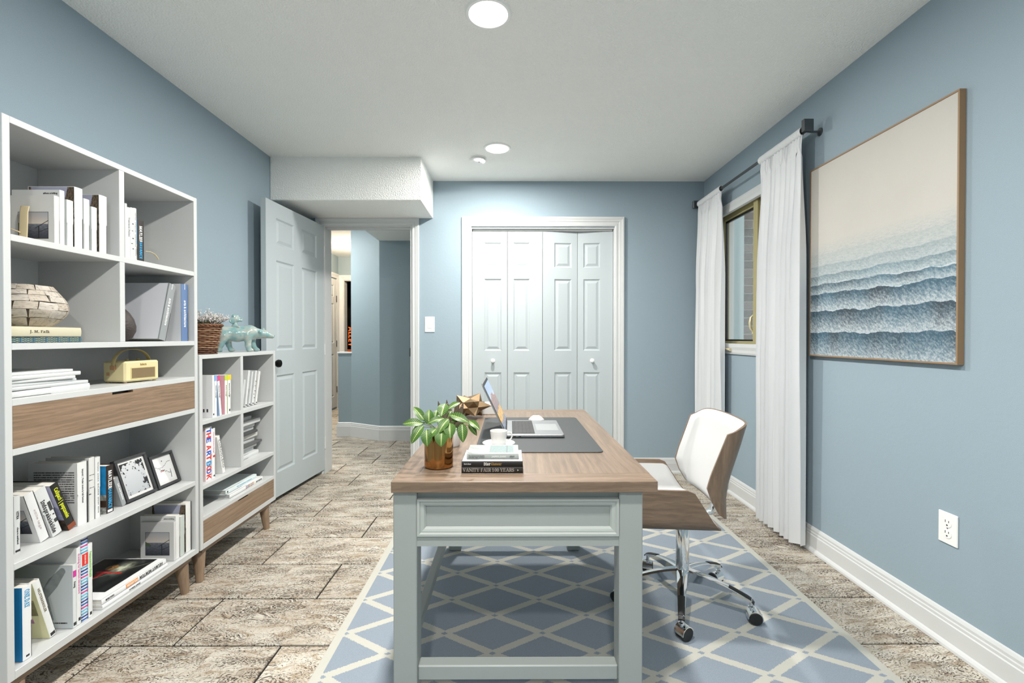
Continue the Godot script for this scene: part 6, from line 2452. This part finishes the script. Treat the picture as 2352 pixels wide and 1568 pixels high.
func star() -> void:
	# a stellated dodecahedron
	var t := thing("faceted_ornament", "bronze faceted star ornament at the far left of the desk", "ornament", p3(-0.193, DESK + 0.0475, 2.235))
	var g := (1.0 + sqrt(5.0)) / 2.0
	var vs := []
	for s in [-1.0, 1.0]:
		for q in [-g, g]:
			vs.append(Vector3(0, s, q).normalized())
			vs.append(Vector3(s, q, 0).normalized())
			vs.append(Vector3(q, 0, s).normalized())
	var R := 0.100
	var b := MB.new()
	var turn := Basis(Vector3(0.3, 1, 0.2).normalized(), 0.35)
	var low := 9.0
	var tris := []
	for i in 12:
		for j in range(i + 1, 12):
			if vs[i].distance_to(vs[j]) > 1.1:
				continue
			var cs := []
			for k in 12:
				if k != i and k != j and vs[i].distance_to(vs[k]) < 1.1 and vs[j].distance_to(vs[k]) < 1.1:
					cs.append(turn * (vs[i] + vs[j] + vs[k]).normalized() * R * 0.62)
			for e in [i, j]:
				var tip: Vector3 = turn * vs[e] * R
				tris.append([tip, cs[0], cs[1]])
				low = minf(low, tip.y)
	for f in tris:
		b.poly(f, f[0] + f[1] + f[2])
	obj("body", b, mat("old_bronze", rgb(126, 104, 76), 0.45, 0.55), t)
	t.scale = Vector3(1.1, 0.66, 0.95)
	t.position.y = DESK + 0.0004 - low * 0.66


# ---------------------------------------------------------------- walls
func curtain(label: String, d0: float, d1: float, x: float, folds: float, sd: int) -> void:
	var t := thing("curtain", label, "curtain", p3(x, 0.03, d0), 0.0, "white curtains on the rod")
	var ph := noise(sd, 1.0, 2)
	var H := 2.1365
	var f := func(off: float) -> Callable:
		return func(u: float, v: float) -> Vector3:
			var y := lerpf(0.0, H, v)
			var gather := clampf((v - 0.955) / 0.045, 0.0, 1.0)
			var amp := lerpf(0.034, 0.012, smoothstep(0.70, 0.96, v))
			var a := u * folds * TAU + ph.get_noise_2d(u * 3.0, v * 0.6) * 2.2
			var z := -lerpf(0.0, d1 - d0, u) * lerpf(1.0, 0.95, smoothstep(0.4, 0.95, v)) - sin(a * 2.0) * 0.004
			var px := sin(a) * amp + off
			if gather > 0.0:
				px = sin(a * 1.7) * 0.005 + off + sin(gather * PI) * -0.004
			return Vector3(px, y, z)
	var b := MB.new()
	b.shell(220, 40, f.call(-0.0008), f.call(0.0008))
	obj("cloth", b, M.curtain, t)
	b = MB.new()
	var hf := func(off: float) -> Callable:
		return func(u: float, v: float) -> Vector3:
			var a := v * TAU
			var z := -lerpf(-0.002, (d1 - d0) * 0.95 + 0.002, u)
			var r := 0.017 + off + 0.002 * sin(u * folds * 3.4 * TAU + v * 2.0)
			return Vector3(cos(a) * r, 2.155 + sin(a) * r * 1.25, z)
	b.shell(120, 16, hf.call(0.0), hf.call(-0.001))
	obj("rod_pocket", b, M.curtain, t)


func wall_things() -> void:
	curtain("white floor length curtain nearer the ocean picture", 2.412, 2.838, 1.515, 8.5, 31)
	curtain("white floor length curtain in the corner beside the closet wall", 3.338, 3.755, 1.515, 7.5, 32)
	# rod with square ends and brackets
	var t := thing("curtain_rod", "grey metal curtain rod with square ends above the window", "curtain rod", p3(1.515, 2.185, 2.385))
	var b := MB.new()
	b.tube([Vector3(0, 0, 0), Vector3(0, 0, -1.395)], 0.009, 16)
	obj("rod", b, M.steel_rod, t)
	for z in [0.012, -1.405]:
		b = MB.new()
		b.cham(Vector3(-0.026, -0.020, z - 0.012), Vector3(0.026, 0.042, z + 0.012), 0.003)
		obj("finial", b, M.steel_rod, t)
	for z in [-0.012, -1.375]:
		b = MB.new()
		b.tube([Vector3(0.0, -0.006, z), Vector3(0.035, -0.010, z), Vector3(0.079, -0.010, z)], 0.006, 10)
		b.xf = Transform3D(Basis(Vector3(0, 0, 1), PI / 2), Vector3(0.081, -0.010, z))
		b.lathe([Vector2(0.0001, 0.0), Vector2(0.02, 0.0), Vector2(0.02, 0.004), Vector2(0.008, 0.010), Vector2(0.0001, 0.010)], 20)
		obj("bracket", b, M.steel_rod, t)
	# the big ocean picture
	t = thing("framed_picture", "large framed picture of misty ocean waves on the right wall", "picture", p3(WX1 - 0.0005, 1.022, 2.440))
	var w := 0.812
	var h := 0.967
	b = MB.new()
	var f := 0.007
	var dp := 0.024
	b.cham(Vector3(-dp, 0, 0), Vector3(0, f, w), 0.0008)
	b.cham(Vector3(-dp, h - f, 0), Vector3(0, h, w), 0.0008)
	b.cham(Vector3(-dp, f, 0), Vector3(0, h - f, f), 0.0008)
	b.cham(Vector3(-dp, f, w - f), Vector3(0, h - f, w), 0.0008)
	obj("frame", b, mat("frame_wood", rgb(146, 118, 88), 0.5), t)
	var n := noise(71, 1.0, 4)
	var fine := noise(72, 1.0, 3)
	var tex := picture(620, 740, func(u: float, v: float) -> Color:
		var y: float = 1.0 - v
		var sk := Color(0.755, 0.74, 0.715) * (1.0 + 0.02 * n.get_noise_2d(u * 2.0, v * 2.0))
		if y > 0.62:
			return sk
		var wob := 0.010 * n.get_noise_2d(u * 3.0, 1.0) + 0.006 * n.get_noise_2d(u * 11.0, 4.0)
		var c := Color(0.68, 0.73, 0.745)
		var ripple := fine.get_noise_2d(u * 22.0, y * 110.0) + 0.7 * fine.get_noise_2d(u * 80.0, y * 190.0)
		c = c.lerp(Color(0.36, 0.49, 0.55), clampf(0.22 + ripple * 0.75, 0.0, 0.9))
		# small swells further out, then three breaking waves: dark under the crest, foam and streaks towards the next
		var crests := [0.118, 0.232, 0.322, 0.372, 0.418, 0.47, 0.53]
		for q in 7:
			var far := clampf((q - 2) / 4.0, 0.0, 1.0)
			var top: float = crests[q] + wob * (1.6 - 0.2 * q) + 0.014 * n.get_noise_2d(u * 2.2, 9.0 * q)
			var low: float = (crests[q - 1] if q else -0.02) + wob
			if y < top and y > low:
				var s := (top - y) / (top - low)
				var streak := fine.get_noise_2d(u * 46.0 + y * 60.0, y * 34.0 - u * 12.0) + 0.8 * fine.get_noise_2d(u * 130.0 - y * 50.0, y * 90.0)
				var deep := Color(0.19, 0.245, 0.285).lerp(Color(0.24, 0.36, 0.43), clampf(0.5 + n.get_noise_2d(u * 2.5, 3.0 + q) * 1.4, 0, 1))
				deep = deep.lerp(Color(0.36, 0.50, 0.56), far)
				var foam := clampf(pow(s, 0.9 - 0.35 * far) * 1.0 + streak * 0.42 - 0.06, 0.0, 1.0)
				c = c.lerp(deep.lerp(Color(0.71, 0.745, 0.765), foam), 1.0 - 0.55 * far)
			if y >= top and y < top + 0.006 and q < 4 and n.get_noise_2d(u * 14.0, 5.0 * q) > -0.15:
				c = c.lerp(Color(0.80, 0.82, 0.84), 0.7)
		return c.lerp(sk, clampf((y - 0.36) / 0.24, 0.0, 1.0)))
	var pm := mat("ocean_print", Color.WHITE, 0.6)
	pm.albedo_texture = tex
	pm.texture_repeat = false
	b = MB.new()
	var x := -dp + 0.003
	b.poly([Vector3(x, f, f), Vector3(x, f, w - f), Vector3(x, h - f, w - f), Vector3(x, h - f, f)], Vector3(-1, 0, 0), [Vector2(0, 1), Vector2(1, 1), Vector2(1, 0), Vector2(0, 0)])
	b.box(Vector3(x + 0.001, f, f), Vector3(-0.001, h - f, w - f))
	obj("canvas", b, pm, t)
	# power outlet
	t = thing("power_outlet", "white double power outlet low on the right wall", "outlet", p3(WX1, 0.3685, 1.716))
	b = MB.new()
	b.cham(Vector3(-0.006, 0, 0), Vector3(0, 0.114, 0.074), 0.002)
	obj("plate", b, M.outlet_white, t)
	for y in [0.038, 0.077]:
		b = MB.new()
		b.xf = Transform3D(Basis(Vector3(0, 0, 1), PI / 2), Vector3(-0.006, y, 0.037))
		b.lathe([Vector2(0.0172, 0), Vector2(0.0165, 0.0018), Vector2(0.0001, 0.0018)], 28)
		var so := obj("socket", b, M.outlet_white, t)
		b = MB.new()
		b.box(Vector3(-0.0083, y + 0.001, 0.0295), Vector3(-0.0076, y + 0.010, 0.0315))
		b.box(Vector3(-0.0083, y + 0.002, 0.0425), Vector3(-0.0076, y + 0.009, 0.0445))
		b.xf = Transform3D(Basis(Vector3(0, 0, 1), PI / 2), Vector3(-0.0076, y - 0.008, 0.037))
		b.lathe([Vector2(0.0028, 0), Vector2(0.0028, 0.0007), Vector2(0.0001, 0.0007)], 12)
		obj("slots", b, M.black, so)
	b = MB.new()
	b.xf = Transform3D(Basis(Vector3(0, 0, 1), PI / 2), Vector3(-0.006, 0.0575, 0.037))
	b.lathe([Vector2(0.003, 0), Vector2(0.003, 0.0008), Vector2(0.0001, 0.0012)], 12)
	obj("screw", b, M.aluminium, t)
	# light switch
	t = thing("light_switch", "white rocker light switch between the doorway and the closet", "switch", p3(-0.697, 1.162, DB))
	b = MB.new()
	b.cham(Vector3(0, 0, 0), Vector3(0.080, 0.126, 0.006), 0.002)
	obj("plate", b, M.outlet_white, t)
	b = MB.new()
	b.box(Vector3(0.0225, 0.029, 0.0058), Vector3(0.0575, 0.097, 0.0064))
	var gp := obj("switch_frame", b, tint(rgb(150, 152, 152), 0.5), t)
	b = MB.new()
	b.xf = Transform3D(Basis(Vector3(1, 0, 0), 0.06), Vector3(0.040, 0.063, 0.0075))
	b.cham(Vector3(-0.0162, -0.0325, -0.004), Vector3(0.0162, 0.0325, 0.002), 0.001)
	obj("rocker", b, M.outlet_white, gp)
	# smoke detector
	t = thing("smoke_detector", "small white round smoke detector on the ceiling by the far light", "smoke detector", p3(-0.2295, CEIL, 3.345))
	b = MB.new()
	b.lathe([Vector2(0.0001, -0.036), Vector2(0.030, -0.036), Vector2(0.048, -0.031), Vector2(0.054, -0.022), Vector2(0.055, -0.010)], 40)
	obj("cover", b, M.white_plastic, t)
	b = MB.new()
	b.lathe([Vector2(0.052, -0.010), Vector2(0.052, -0.007), Vector2(0.062, -0.007), Vector2(0.064, -0.004), Vector2(0.064, 0.0)], 40)
	obj("base", b, M.white_plastic, t)
	b = MB.new()
	b.xf = Transform3D(Basis(), Vector3(0.012, -0.0375, 0.028))
	b.lathe([Vector2(0.0001, 0.0), Vector2(0.005, 0.0), Vector2(0.005, 0.002)], 14)
	obj("test_button", b, M.dark_plastic, t)
